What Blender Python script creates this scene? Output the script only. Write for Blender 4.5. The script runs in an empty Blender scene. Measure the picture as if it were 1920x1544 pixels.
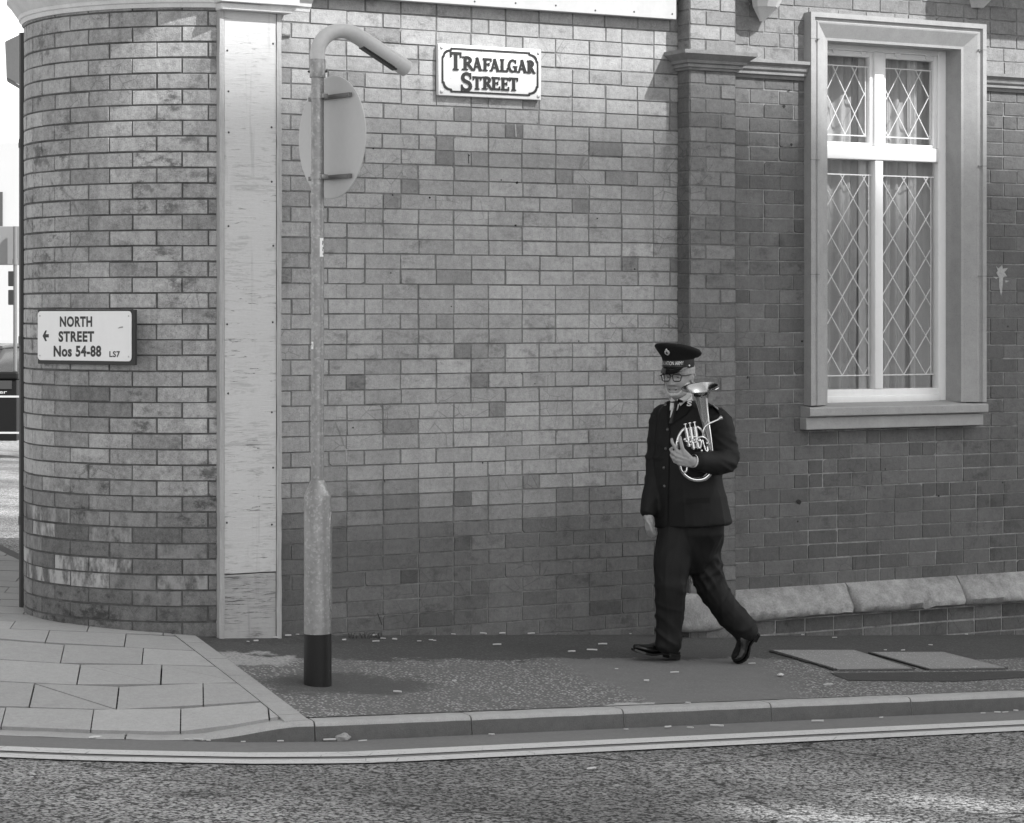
import bpy, bmesh, math, random
from math import sin, cos, pi, radians, atan, sqrt
from mathutils import Vector as V, Matrix, noise
random.seed(7)
scene = bpy.context.scene
COL = scene.collection

# ---------------------------------------------------------------- camera, sky, sun, exposure
FPX = 4700.0; YH = 590.0                       # focal length in photograph pixels, horizon row
TH = atan(FPX / 8340.0)                         # the wall (along +X) runs away to the right
CF = V((sin(TH), cos(TH), 0)); CR = V((CF.y, -CF.x, 0))
CAM = V((-5.7555, -12.6774, 1.777))
cd = bpy.data.cameras.new("camera"); cam = bpy.data.objects.new("camera", cd); COL.objects.link(cam)
cam.location = CAM; cam.rotation_euler = (pi/2, 0, -TH)
cd.sensor_width = 36.0; cd.lens = 36.0 * FPX / 1920.0
cd.shift_y = -(772 - YH) / 1920.0
cd.clip_end = 2000; cd.clip_start = 0.1
scene.camera = cam

SUN_EL, SUN_AZ = radians(45), radians(31)       # azimuth measured from the wall's normal towards +X
SD = V((sin(SUN_AZ)*cos(SUN_EL), -cos(SUN_AZ)*cos(SUN_EL), sin(SUN_EL)))   # towards the sun
world = bpy.data.worlds.new("World"); scene.world = world; world.use_nodes = True
nt = world.node_tree; nt.nodes.clear()
sky = nt.nodes.new('ShaderNodeTexSky'); sky.sky_type = 'NISHITA'; sky.sun_disc = False
sky.sun_elevation = SUN_EL; sky.sun_rotation = math.atan2(SD.x, SD.y)
sky.air_density = 1.0; sky.dust_density = 1.0
bw = nt.nodes.new('ShaderNodeRGBToBW'); bg = nt.nodes.new('ShaderNodeBackground'); wo = nt.nodes.new('ShaderNodeOutputWorld')
nt.links.new(sky.outputs[0], bw.inputs[0]); nt.links.new(bw.outputs[0], bg.inputs[0]); nt.links.new(bg.outputs[0], wo.inputs[0])
bg.inputs[1].default_value = 0.15
sl = bpy.data.lights.new("sun", 'SUN'); sun = bpy.data.objects.new("sun", sl); COL.objects.link(sun)
sl.energy = 2.7; sl.angle = radians(0.6); sl.color = (1, 1, 1)
sun.rotation_euler = SD.to_track_quat('Z', 'Y').to_euler()
scene.view_settings.view_transform = 'Standard'; scene.view_settings.look = 'None'
scene.view_settings.gamma = 1.0; scene.view_settings.exposure = 1.38

# ---------------------------------------------------------------- places
def ray(px):
    u = (px - 960) / FPX
    return CF + CR * u
def W(px, py, off=0.0):
    """point of the vertical plane y = -off seen at photograph pixel px,py"""
    d = ray(px); t = (-off - CAM.y) / d.y
    return V((CAM.x + t*d.x, -off, CAM.z + (YH - py) / FPX * t))
def P(px, py, Y):
    """point at camera depth Y"""
    d = ray(px)
    return V((CAM.x + Y*d.x, CAM.y + Y*d.y, CAM.z + (YH - py) / FPX * Y))
def PL(px, py, p0, n):
    """point of the vertical plane through p0 with normal n"""
    d = ray(px); t = ((p0 - CAM).dot(n)) / d.dot(n)
    return V((CAM.x + t*d.x, CAM.y + t*d.y, CAM.z + (YH - py) / FPX * t))
def lerp(a, b, t): return a + (b - a) * t
def clamp(x, a=0.0, b=1.0): return max(a, min(b, x))
def sst(a, b, x):
    t = clamp((x - a) / (b - a)); return t*t*(3 - 2*t)

# kerb foot (road edge) as y = -kerb_y(X); road falls gently to the right
def z_foot(X): return -0.2245 - 0.0430 * clamp(X, -9, 12)
def foot_pt(px, py):
    t = 11.5
    for _ in range(30):
        d = ray(px); X = CAM.x + t*d.x
        t = (CAM.z - z_foot(X)) * FPX / (py - YH)
    return V((CAM.x + t*d.x, CAM.y + t*d.y, z_foot(X)))
KP = [foot_pt(*p) for p in [(0,1381),(200,1388),(320,1390.5),(450,1393),(600,1392)]]
KP = [(p.x, p.y) for p in KP]
KYR = KP[-1][1]
KP = [(-14, KP[0][1] + 16.5), (-9, KP[0][1] + 8.0), (-5, KP[0][1] + 2.4)] + KP + [(3, KYR), (16, KYR)]
def kerb_y(X):
    for (x0, y0), (x1, y1) in zip(KP, KP[1:]):
        if X <= x1:
            return lerp(y0, y1, clamp((X - x0) / (x1 - x0)))
    return KP[-1][1]
XA = foot_pt(600,1392).x; XB = foot_pt(330,1390).x
def upstand(X): return lerp(0.012, 0.094, sst(XB - .05, XA - .05, X))
def z_road(X, Y):
    k = kerb_y(X)
    return z_foot(X) + 0.018 * clamp(k - Y, 0, 4.0)
def z_pave(X, Y):
    s = lerp(0.060, 0.030, sst(1.0, 12, Y))
    a = -s * clamp(X, -3, 14)
    k = kerb_y(X)
    b = z_foot(X) + upstand(X)
    t = clamp(Y / k)
    low = sst(0.2, 1.0, t) * (1 - sst(XB, XA, X)) * 0.0
    return lerp(a, b, t) - low
def G(px, py):
    t = 12.0
    for _ in range(60):
        d = ray(px); X = CAM.x + t*d.x; Y = CAM.y + t*d.y
        z = z_pave(X, Y) if Y > kerb_y(X) else z_road(X, Y)
        t = lerp(t, (CAM.z - z) * FPX / (py - YH), .6)
    return V((CAM.x + t*d.x, CAM.y + t*d.y, z))

# ---------------------------------------------------------------- objects
def tag(o, label=None, cat=None, group=None, kind=None):
    if label: o['label'] = label
    if cat: o['category'] = cat
    if group: o['group'] = group
    if kind: o['kind'] = kind
    return o
def empty(name, loc, label=None, cat=None, group=None):
    o = bpy.data.objects.new(name, None); COL.objects.link(o); o.location = loc; o.empty_display_size = .1
    return tag(o, label, cat, group)
def link(name, me, mat=None, parent=None, smooth=False):
    o = bpy.data.objects.new(name, me); COL.objects.link(o)
    if mat is not None:
        for m in (mat if isinstance(mat, (list, tuple)) else [mat]): me.materials.append(m)
    if smooth: me.polygons.foreach_set('use_smooth', [True]*len(me.polygons))
    if parent is not None:
        o.parent = parent
        root = parent; off = V(parent.location)
        while root.parent: root = root.parent; off += V(root.location)
        o.location = -off                       # vertices are written in world space
    return o
class MB:
    """collects faces; build() links them as one mesh object"""
    def __init__(s): s.v = []; s.f = []; s.mi = []; s.at = {}
    def poly(s, pts, mi=0, **at):
        i = len(s.v); s.v += [tuple(p) for p in pts]; s.f.append(tuple(range(i, i+len(pts)))); s.mi.append(mi)
        for k in at: s.at.setdefault(k, {})[len(s.f)-1] = at[k]
    def grid(s, rows, closed_u=False, closed_v=False, caps=False, mi=0, flip=False):
        n = len(rows[0]); i0 = len(s.v)
        for r in rows: s.v += [tuple(p) for p in r]
        R_ = len(rows)
        for a in range(R_ if closed_v else R_-1):
            for b in range(n if closed_u else n-1):
                q = (i0+a*n+b, i0+a*n+(b+1)%n, i0+((a+1)%R_)*n+(b+1)%n, i0+((a+1)%R_)*n+b)
                s.f.append(q[::-1] if flip else q); s.mi.append(mi)
        if caps:
            a = tuple(range(i0, i0+n)); b = tuple(range(i0+(R_-1)*n, i0+R_*n))
            s.f.append(a if flip else a[::-1]); s.mi.append(mi); s.f.append(b[::-1] if flip else b); s.mi.append(mi)
    def box(s, x0, x1, y0, y1, z0, z1, bev=0.0, mi=0):
        if bev <= 0:
            p = [(x,y,z) for x in (x0,x1) for y in (y0,y1) for z in (z0,z1)]
            i = len(s.v); s.v += p
            for q in ((0,1,3,2),(4,6,7,5),(0,4,5,1),(2,3,7,6),(0,2,6,4),(1,5,7,3)):
                s.f.append(tuple(i+k for k in q)); s.mi.append(mi)
        else:
            bm = bmesh.new(); bmesh.ops.create_cube(bm, size=1)
            for v in bm.verts:
                v.co = V((lerp(x0,x1,v.co.x+.5), lerp(y0,y1,v.co.y+.5), lerp(z0,z1,v.co.z+.5)))
            bmesh.ops.bevel(bm, geom=bm.edges[:], offset=bev, segments=2, profile=.5, affect='EDGES')
            s.addbm(bm, mi=mi)
    def obox(s, c, ax, ay, az, hx, hy, hz, bev=0.0, mi=0):
        """oriented box: centre, unit axes, half sizes"""
        t = MB(); t.box(-hx,hx,-hy,hy,-hz,hz,bev)
        i = len(s.v); s.v += [tuple(c + ax*p[0] + ay*p[1] + az*p[2]) for p in t.v]
        s.f += [tuple(i+k for k in f) for f in t.f]; s.mi += [mi]*len(t.f)
    def addbm(s, bm, M=None, mi=0):
        bm.verts.index_update(); i = len(s.v)
        s.v += [tuple(M @ v.co) if M else tuple(v.co) for v in bm.verts]
        for f in bm.faces: s.f.append(tuple(i+v.index for v in f.verts)); s.mi.append(mi)
        bm.free()
    def addmesh(s, o, mi=0):
        i = len(s.v); s.v += o.v; s.f += [tuple(i+k for k in f) for f in o.f]; s.mi += [mi]*len(o.f)
    def tube(s, pts, rad, n=12, caps=True, mi=0, squash=None):
        pts = [V(p) for p in pts]
        if not hasattr(rad, '__len__'): rad = [rad]*len(pts)
        tang = []
        for i in range(len(pts)):
            a = pts[max(i-1,0)]; b = pts[min(i+1,len(pts)-1)]; tang.append((b-a).normalized())
        t = tang[0]; up = V((0,0,1)) if abs(t.z) < .9 else V((1,0,0))
        u = t.cross(up).normalized(); rows = []
        for i, p in enumerate(pts):
            t = tang[i]; u = (u - t*u.dot(t)).normalized(); w = t.cross(u)
            rows.append([p + (u*cos(2*pi*k/n) + w*sin(2*pi*k/n))*rad[i] for k in range(n)])
        s.grid(rows, closed_u=True, caps=caps, mi=mi)
    def ball(s, c, rx, ry=None, rz=None, n=12, rot=None, mi=0):
        ry = ry or rx; rz = rz or rx
        rows = []
        for i in range(n+1):
            a = -pi/2 + pi*i/n; rr = max(cos(a), 1e-3)
            rows.append([V((rx*rr*cos(2*pi*k/(2*n)), ry*rr*sin(2*pi*k/(2*n)), rz*sin(a))) for k in range(2*n)])
        if rot: rows = [[rot @ p for p in r] for r in rows]
        s.grid([[V(c)+p for p in r] for r in rows], closed_u=True, caps=True, mi=mi)
    def mesh(s, name):
        me = bpy.data.meshes.new(name); me.from_pydata(s.v, [], s.f)
        me.polygons.foreach_set('material_index', s.mi)
        for k, d in s.at.items():
            a = me.attributes.new(k, 'FLOAT', 'FACE'); a.data.foreach_set('value', [d.get(i, 0.0) for i in range(len(s.f))])
        me.update(); return me
    def build(s, name, mat, parent=None, smooth=False, fix=False):
        me = s.mesh(name)
        if fix:
            bm = bmesh.new(); bm.from_mesh(me); bmesh.ops.remove_doubles(bm, verts=bm.verts, dist=1e-5)
            bmesh.ops.recalc_face_normals(bm, faces=bm.faces); bm.to_mesh(me); bm.free()
        o = link(name, me, mat, parent, smooth)
        return o
def autosmooth(o, deg=35):
    me = o.data; me.polygons.foreach_set('use_smooth', [True]*len(me.polygons))
    bm = bmesh.new(); bm.from_mesh(me)
    for e in bm.edges:
        e.smooth = not (len(e.link_faces) == 2 and e.calc_face_angle(0) > radians(deg))
    bm.to_mesh(me); bm.free(); return o
def clip(poly, planes):
    """Sutherland-Hodgman in plan; a plane is (x0,y0,nx,ny): keep (p-p0).n >= 0"""
    for (x0, y0, nx, ny) in planes:
        out = []
        for i in range(len(poly)):
            a, b = poly[i], poly[(i+1) % len(poly)]
            da = (a[0]-x0)*nx + (a[1]-y0)*ny; db = (b[0]-x0)*nx + (b[1]-y0)*ny
            if da >= 0: out.append(a)
            if (da >= 0) != (db >= 0):
                t = da/(da-db); out.append((lerp(a[0],b[0],t), lerp(a[1],b[1],t)))
        poly = out
        if len(poly) < 3: return []
    return poly
def hp(a, b, inside):
    """half plane through a, b holding the point inside"""
    nx, ny = -(b[1]-a[1]), b[0]-a[0]
    if (inside[0]-a[0])*nx + (inside[1]-a[1])*ny < 0: nx, ny = -nx, -ny
    return (a[0], a[1], nx, ny)

# ---------------------------------------------------------------- materials (all neutral grey: the photograph is black and white)
class NT:
    def __init__(s, name):
        s.m = bpy.data.materials.new(name); s.m.use_nodes = True; s.t = s.m.node_tree; s.n = s.t.nodes; s.l = s.t.links
        s.b = s.n['Principled BSDF']; g = s.n.new('ShaderNodeNewGeometry'); s.pos = g.outputs['Position']; s.nrm = g.outputs['Normal']
    def math(s, op, a, b=None, cl=False):
        n = s.n.new('ShaderNodeMath'); n.operation = op; n.use_clamp = cl
        for i, x in enumerate((a, b)):
            if x is None: continue
            if hasattr(x, 'links'): s.l.new(x, n.inputs[i])
            else: n.inputs[i].default_value = x
        return n.outputs[0]
    def noise(s, scale, detail=3, rough=.55, vec=None, sc=None, dist=0):
        n = s.n.new('ShaderNodeTexNoise'); n.inputs['Scale'].default_value = scale; n.inputs['Detail'].default_value = detail
        n.inputs['Roughness'].default_value = rough; n.inputs['Distortion'].default_value = dist
        s.l.new(s.vec(sc) if vec is None else vec, n.inputs['Vector']); return n.outputs['Fac']
    def vec(s, sc=None):
        if not sc: return s.pos
        m = s.n.new('ShaderNodeMapping'); m.inputs['Scale'].default_value = sc; s.l.new(s.pos, m.inputs['Vector']); return m.outputs[0]
    def voro(s, scale, feat='F1', out='Distance', vec=None, rnd=1.0):
        n = s.n.new('ShaderNodeTexVoronoi'); n.feature = feat; n.inputs['Scale'].default_value = scale; n.inputs['Randomness'].default_value = rnd
        s.l.new(s.pos if vec is None else vec, n.inputs['Vector']); return n.outputs[out]
    def ramp(s, x, a, b, lo=0.0, hi=1.0):
        n = s.n.new('ShaderNodeMapRange'); n.inputs['From Min'].default_value = a; n.inputs['From Max'].default_value = b
        n.inputs['To Min'].default_value = lo; n.inputs['To Max'].default_value = hi; n.clamp = True; n.interpolation_type = 'SMOOTHSTEP'
        s.l.new(x, n.inputs['Value']); return n.outputs[0]
    def attr(s, name):
        n = s.n.new('ShaderNodeAttribute'); n.attribute_name = name; return n.outputs['Fac']
    def mix(s, f, a, b):
        n = s.n.new('ShaderNodeMix'); n.data_type = 'FLOAT'; n.clamp_factor = True
        for i, x in ((0, f), (2, a), (3, b)):
            if hasattr(x, 'links'): s.l.new(x, n.inputs[i])
            else: n.inputs[i].default_value = x
        return n.outputs[0]
    def col(s, v):
        c = s.n.new('ShaderNodeCombineColor')
        for i in range(3): s.l.new(v, c.inputs[i])
        s.l.new(c.outputs[0], s.b.inputs['Base Color'])
    def rough(s, v):
        if hasattr(v, 'links'): s.l.new(v, s.b.inputs['Roughness'])
        else: s.b.inputs['Roughness'].default_value = v
    def bump(s, h, strength=.5, dist=.01):
        n = s.n.new('ShaderNodeBump'); n.inputs['Strength'].default_value = strength; n.inputs['Distance'].default_value = dist
        s.l.new(h, n.inputs['Height']); s.l.new(n.outputs[0], s.b.inputs['Normal'])
    def var(s, *lv):
        """1 + sum of amp*(noise-.5)*2"""
        v = None
        for scale, amp, sc in lv:
            x = s.math('MULTIPLY', s.math('SUBTRACT', s.noise(scale, 4, .6, sc=sc), .5), amp*2)
            v = x if v is None else s.math('ADD', v, x)
        return s.math('MAXIMUM', s.math('ADD', v, 1.0), 0.05)
    def spec(s, v): s.b.inputs['Specular IOR Level'].default_value = v
def plain(name, v, rough=.6, amps=((8, .12, None), (70, .1, None)), bump=0.0, metal=0.0, bscale=90, spec=.4):
    t = NT(name); t.col(t.math('MULTIPLY', t.var(*amps), v)); t.rough(rough); t.b.inputs['Metallic'].default_value = metal; t.spec(spec)
    if bump: t.bump(t.noise(bscale, 4), bump, .004)
    return t.m
def brick_mat(name, contrast=.3, specks=.5, soot=.3):
    t = NT(name); tone = t.attr('tone'); eff = t.attr('eff')
    v = t.var((3.1, contrast*.45, None), (14, contrast*.55, None), (38, contrast*.85, None), (150, contrast*.85, None), (10, contrast*.5, (1, 1, .14)))
    c = t.math('MULTIPLY', tone, v)
    pit = t.ramp(t.noise(85, 3, .7), .62, .70)
    c = t.math('MULTIPLY', c, t.math('SUBTRACT', 1, t.math('MULTIPLY', pit, specks)))
    pale = t.ramp(t.noise(110, 2, .6), .66, .74); c = t.math('MULTIPLY', c, t.math('ADD', 1, t.math('MULTIPLY', pale, specks*.6)))
    so = t.math('MULTIPLY', t.ramp(t.noise(7.5, 5, .72, sc=(1, 1, 1.5)), .50, .64), t.ramp(t.noise(1.7, 3, .6), .42, .60))
    c = t.math('MULTIPLY', c, t.math('SUBTRACT', 1, t.math('MULTIPLY', so, soot)))
    crk = t.voro(9, 'DISTANCE_TO_EDGE', vec=None)
    hair = t.math('MULTIPLY', t.ramp(crk, .028, .0), t.ramp(t.noise(2.2, 2), .52, .66))
    c = t.math('MULTIPLY', c, t.math('SUBTRACT', 1, t.math('MULTIPLY', hair, .35)))
    w = t.math('MULTIPLY', eff, t.ramp(t.noise(11, 4, .7, sc=(1, 1, .5)), .40, .62))
    c = t.mix(w, c, .43)
    t.col(c); t.rough(.72); t.spec(.35)
    t.bump(t.math('ADD', t.noise(45, 4, .6), t.math('MULTIPLY', t.noise(200, 2), .7)), .75, .005)
    return t.m
def mortar_mat(name, v):
    t = NT(name); t.col(t.math('MULTIPLY', t.var((2.3, .7, None), (11, .7, None), (60, .5, None)), v)); t.rough(.9); t.spec(.2)
    t.bump(t.noise(180, 3), .6, .004); return t.m

def brick_field(mb, fmap, s0, s1, z0, z1, c, L, zp, sp, tone, joint=.008, seg=1, header=.06, holes=(), eff=None, rec=.0065, jit=.0019, pattern=None, rnd=None):
    """bricks as bevelled faces in front of a mortar sheet (material 1). fmap(s,z,o) -> point, o outwards"""
    rnd = rnd or random
    k = math.floor((z0 - zp) / c)
    while zp + k*c < z1:
        ra, rb = zp + k*c, zp + (k+1)*c
        za, zb = max(ra, z0), min(rb, z1)
        if pattern: edges = pattern(k)
        else:
            s = s0 - L*2 + ((sp + (0.5*L if k % 2 else 0)) % L); edges = [s]
            while s < s1:
                if rnd.random() < header:
                    s += L*.5; edges.append(s); s += L*.5 if rnd.random() < .35 else 0
                    if s != edges[-1]: edges.append(s)
                else: s += L; edges.append(s + rnd.uniform(-.004, .004))
                if rnd.random() < .0: pass
        for a, b in zip(edges, edges[1:]):
            spans = [(max(a, s0), min(b, s1))]
            for (ha, hb, hc, hd) in holes:
                if zb > hc + .002 and za < hd - .002:
                    ns = []
                    for (p, q) in spans:
                        if q <= ha or p >= hb: ns.append((p, q))
                        else:
                            if p < ha: ns.append((p, ha))
                            if q > hb: ns.append((hb, q))
                    spans = ns
            for (p, q) in spans:
                if q - p < .012 or zb - za < .012: continue
                j = joint*.5; bv = .0028
                pa, qa = p + j + rnd.uniform(-1,1)*jit, q - j + rnd.uniform(-1,1)*jit
                la, lb = za + j + rnd.uniform(-1,1)*jit, zb - j + rnd.uniform(-1,1)*jit
                if qa - pa < .01 or lb - la < .01: continue
                o = rnd.uniform(-.0015, .0015)
                tv = tone((p+q)/2, (za+zb)/2, q-p, rnd); ev = eff((p+q)/2, (za+zb)/2, rnd) if eff else 0
                tl = [rnd.uniform(-.0012, .0012) for _ in range(4)]
                n = seg if q-p > L*.6 else max(1, seg//2)
                F_ = []; B_ = []
                for i in range(n+1):
                    w = i/n; sa = lerp(pa, qa, w); si = lerp(pa+bv, qa-bv, w)
                    F_.append((fmap(si, la+bv, o+lerp(tl[0],tl[1],w)), fmap(si, lb-bv, o+lerp(tl[2],tl[3],w))))
                    B_.append((fmap(sa, la, -rec), fmap(sa, lb, -rec)))
                if n == 1 and rnd.random() < .16:                     # a knocked corner
                    q_ = [V(F_[0][0]), V(F_[1][0]), V(F_[1][1]), V(F_[0][1])]; i_ = rnd.randrange(4); c_ = rnd.uniform(.008, .020); d_ = rnd.uniform(.006, .014)
                    p_, a_, b_ = q_[i_], q_[i_-1], q_[(i_+1) % 4]
                    q_[i_:i_+1] = [p_ + (a_-p_).normalized()*(c_ if i_ % 2 else d_), p_ + (b_-p_).normalized()*(d_ if i_ % 2 else c_)]
                    mb.poly(q_, tone=tv, eff=ev); bk = [V(B_[0][0]), V(B_[1][0]), V(B_[1][1]), V(B_[0][1])]
                    bk[i_:i_+1] = [bk[i_].lerp(bk[i_-1], c_/max((bk[i_]-bk[i_-1]).length, .01)), bk[i_].lerp(bk[(i_+1) % 4], d_/max((bk[i_]-bk[(i_+1) % 4]).length, .01))]
                    for m_ in range(5): mb.poly([bk[m_], bk[(m_+1) % 5], q_[(m_+1) % 5], q_[m_]], tone=tv*.8, eff=ev)
                    continue
                for i in range(n):
                    mb.poly([F_[i][0], F_[i+1][0], F_[i+1][1], F_[i][1]], tone=tv, eff=ev)
                    mb.poly([B_[i][0], B_[i+1][0], F_[i+1][0], F_[i][0]], tone=tv, eff=ev)
                    mb.poly([F_[i][1], F_[i+1][1], B_[i+1][1], B_[i][1]], tone=tv, eff=ev)
                mb.poly([B_[0][0], F_[0][0], F_[0][1], B_[0][1]], tone=tv, eff=ev)
                mb.poly([F_[n][0], B_[n][0], B_[n][1], F_[n][1]], tone=tv, eff=ev)
        k += 1
def mortar_sheet(mb, fmap, s0, s1, z0, z1, n=1, holes=(), o=-.005):
    xs = sorted({s0, s1, *[lerp(s0, s1, i/n) for i in range(n+1)], *[h for H in holes for h in H[:2]]})
    zs = sorted({z0, z1, *[h for H in holes for h in H[2:]]})
    for a, b in zip(xs, xs[1:]):
        for c, d in zip(zs, zs[1:]):
            if any(h[0] <= (a+b)/2 <= h[1] and h[2] <= (c+d)/2 <= h[3] for h in holes): continue
            mb.poly([fmap(a,c,o), fmap(b,c,o), fmap(b,d,o), fmap(a,d,o)], mi=1)

TOPZ = 5.6
M_brick = brick_mat('pressed brick', .38, .40, .34)
M_brick_t = brick_mat('mottled tower brick', .62, .5, .62)
M_mort = mortar_mat('grey mortar', .165); M_mort_r = mortar_mat('pale mortar', .24); M_mort_t = mortar_mat('dark mortar', .09)
def stone_mat(name, v, dirt=.35, bump=.5, streak=.2):
    t = NT(name)
    c = t.math('MULTIPLY', t.var((2.2, dirt*.5, None), (16, dirt*.5, None), (90, dirt*.4, None), (9, streak, (1, 1, .12))), v)
    c = t.math('MULTIPLY', c, t.math('SUBTRACT', 1, t.math('MULTIPLY', t.ramp(t.noise(140, 2, .7), .62, .72), .3)))
    t.col(c); t.rough(.85); t.spec(.25); t.bump(t.math('ADD', t.noise(40, 4), t.noise(220, 3)), bump, .004); return t.m
M_stone = stone_mat('painted sandstone', .335, .30, .25, .1)
M_stone_d = stone_mat('weathered stone string', .23, .5, .5)
M_plinth = stone_mat('rough plinth stone', .29, 1.1, 1.0)
M_corn = stone_mat('pale cornice stone', .62, .2, .3)

BLD = empty('brick_building', (2.5, .6, 0), 'old brick corner building with a rounded corner tower and one tall leaded window', 'building')

# --- left stretch of wall
XW0, XP = -.30, W(1273, 600).x
XPL, XPR = W(1293, 600, .136).x, W(1380, 600, .136).x
r1 = random.Random(3)
HT = (590-950)/325 + 1.777
def ga2(x, s): return math.exp(-.5*(x/s)**2)
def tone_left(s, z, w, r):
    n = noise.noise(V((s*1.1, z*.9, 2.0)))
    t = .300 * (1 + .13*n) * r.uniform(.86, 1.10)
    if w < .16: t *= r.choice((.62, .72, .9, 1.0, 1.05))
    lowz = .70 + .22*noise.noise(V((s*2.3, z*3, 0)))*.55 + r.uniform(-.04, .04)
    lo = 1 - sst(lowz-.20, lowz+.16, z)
    t *= lerp(1.04 + .10*ga2(s-1.9, .9)*ga2(z-1.35, .6), .47, lo)  # soft glow at mid-wall put into the brick tone; bricks darker low down
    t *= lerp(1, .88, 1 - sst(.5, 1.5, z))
    if r.random() < .02: t *= .66
    if r.random() < .03: t *= 1.18
    return t
mb = MB(); fm = lambda s, z, o: (s, -o, z)
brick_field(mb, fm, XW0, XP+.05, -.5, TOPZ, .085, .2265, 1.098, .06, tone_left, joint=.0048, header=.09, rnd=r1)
mortar_sheet(mb, fm, XW0, XP+.05, -.5, TOPZ)
M_spot = plain('dark plug', .02, .9); M_chalk = plain('pale scratch', .34, .9, ((60, .6, None),))
def mark(mb, pts, mi, off=0.0):
    mb.poly([W(px, py, .0022 + off) for px, py in pts], mi=mi)
def dot(mb, px, py, r, mi): mark(mb, [(px + r*random.uniform(.6, 1.2)*cos(2*pi*k/7), py + r*random.uniform(.6, 1.2)*sin(2*pi*k/7)) for k in range(7)], mi)
for px, py, r in ((969,343,3.2),(967,423,2.4),(880,292,1.6),(806,371,2),(700,279,1.8),(736,366,2),(940,338,1.6),(1085,640,1.6),(733,512,1.5),(1003,720,1.6),(846,575,1.4),(1120,410,1.5),(662,802,1.8),(905,868,1.6),(1190,505,1.6)): dot(mb, px, py, r, 2)
for a_, b_, w_ in (((756,256),(759,271),1.2),((966,233),(968,257),1.2),((1030,376),(1031,392),1.1),((649,842),(650,866),1.3),((690,148),(693,162),1.0),((1021,598),(1026,611),1.4),((757,318),(759,330),2.6)):
    mark(mb, [(a_[0]-w_, a_[1]), (a_[0]+w_, a_[1]), (b_[0]+w_, b_[1]), (b_[0]-w_, b_[1])], 3)
for a_, b_ in (((878,289),(879,307)),((720,900),(722,905)),((708,1150),(716,1172))): mark(mb, [(a_[0]-.7, a_[1]), (a_[0]+.7, a_[1]), (b_[0]+.7, b_[1]), (b_[0]-.7, b_[1])], 2)
mb.build('brick_wall', [M_brick, M_mort, M_spot, M_chalk], BLD)

# --- pilaster
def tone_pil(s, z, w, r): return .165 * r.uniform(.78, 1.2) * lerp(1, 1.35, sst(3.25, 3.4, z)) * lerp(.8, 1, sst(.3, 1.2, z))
PO = .136; r2 = random.Random(5)
wdt = XPR - XPL
mb = MB()
def pat_front(k): return [XPL, XPL + wdt*.66, XPR] if k % 2 else [XPL, XPL + wdt*.34, XPR]
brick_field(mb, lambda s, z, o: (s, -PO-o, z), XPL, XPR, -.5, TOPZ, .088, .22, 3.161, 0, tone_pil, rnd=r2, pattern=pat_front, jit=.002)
mortar_sheet(mb, lambda s, z, o: (s, -PO-o, z), XPL, XPR, -.5, TOPZ)
fl = lambda s, z, o: (XPL-o, -s, z)
tone_ret = lambda s, z, w, r: tone_pil(s, z, w, r)*.8
brick_field(mb, lambda s, z, o: (XPL-o, -PO+s, z), 0, PO, -.5, TOPZ, .088, .2, 3.161, 0, tone_ret, rnd=r2, pattern=lambda k: [-.01, PO], jit=.002)
mortar_sheet(mb, lambda s, z, o: (XPL-o, -PO+s, z), 0, PO, -.5, TOPZ)
brick_field(mb, lambda s, z, o: (XPR+o, -s, z), 0, PO, -.5, TOPZ, .088, .2, 3.161, 0, tone_pil, rnd=r2, pattern=lambda k: [0, PO], jit=.002)
mortar_sheet(mb, lambda s, z, o: (XPR+o, -s, z), 0, PO, -.5, TOPZ)
mb.build('pilaster', [M_brick, M_mort], BLD)

# --- right stretch of wall with the window opening
SO = .075
XL, XR = W(1521, 400, SO).x, W(1850, 400, SO).x
ZT = W(1521, 22, SO).z; ZS = W(1505, 762, .12).z        # surround top, sill top
SW = .165
OX0, OX1, OZ0, OZ1 = XL + SW, XR - SW, ZS - .02, ZT - SW
hole = [(OX0 - .06, OX1 + .06, ZS - .06, OZ1 + .06)]
r3 = random.Random(11)
XEND = 9.5
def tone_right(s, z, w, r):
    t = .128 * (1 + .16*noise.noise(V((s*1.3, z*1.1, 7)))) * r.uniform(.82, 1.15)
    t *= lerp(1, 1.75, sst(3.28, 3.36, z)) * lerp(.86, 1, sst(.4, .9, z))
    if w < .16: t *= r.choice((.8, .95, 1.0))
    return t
mb = MB()
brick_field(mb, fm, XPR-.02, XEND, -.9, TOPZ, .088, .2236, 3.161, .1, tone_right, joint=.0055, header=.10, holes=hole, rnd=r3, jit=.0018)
mortar_sheet(mb, fm, XPR-.02, XEND, -.9, TOPZ, holes=hole)
for px, py, r in ((1497,942,5),(1496,978,2.2),(1484,272,3),(1470,200,3.4),(1480,170,2.2),(1504,640,2.4),(1660,880,2),(1760,930,2.2),(1890,612,2),(1402,708,2.6),(1880,905,1.8)): dot(mb, px, py, r, 2)
mark(mb, [(1867,498),(1872,504),(1879,497),(1880,504),(1890,503),(1883,511),(1889,519),(1881,520),(1879,545),(1877,556),(1874,540),(1873,521),(1868,512),(1871,508)], 3)
mark(mb, [(1862,519),(1872,520),(1868,524)], 3); mark(mb, [(1884,526),(1893,527),(1886,530)], 3)
mb.build('brick_wall', [M_brick, M_mort_r, M_spot, M_chalk], BLD)

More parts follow.
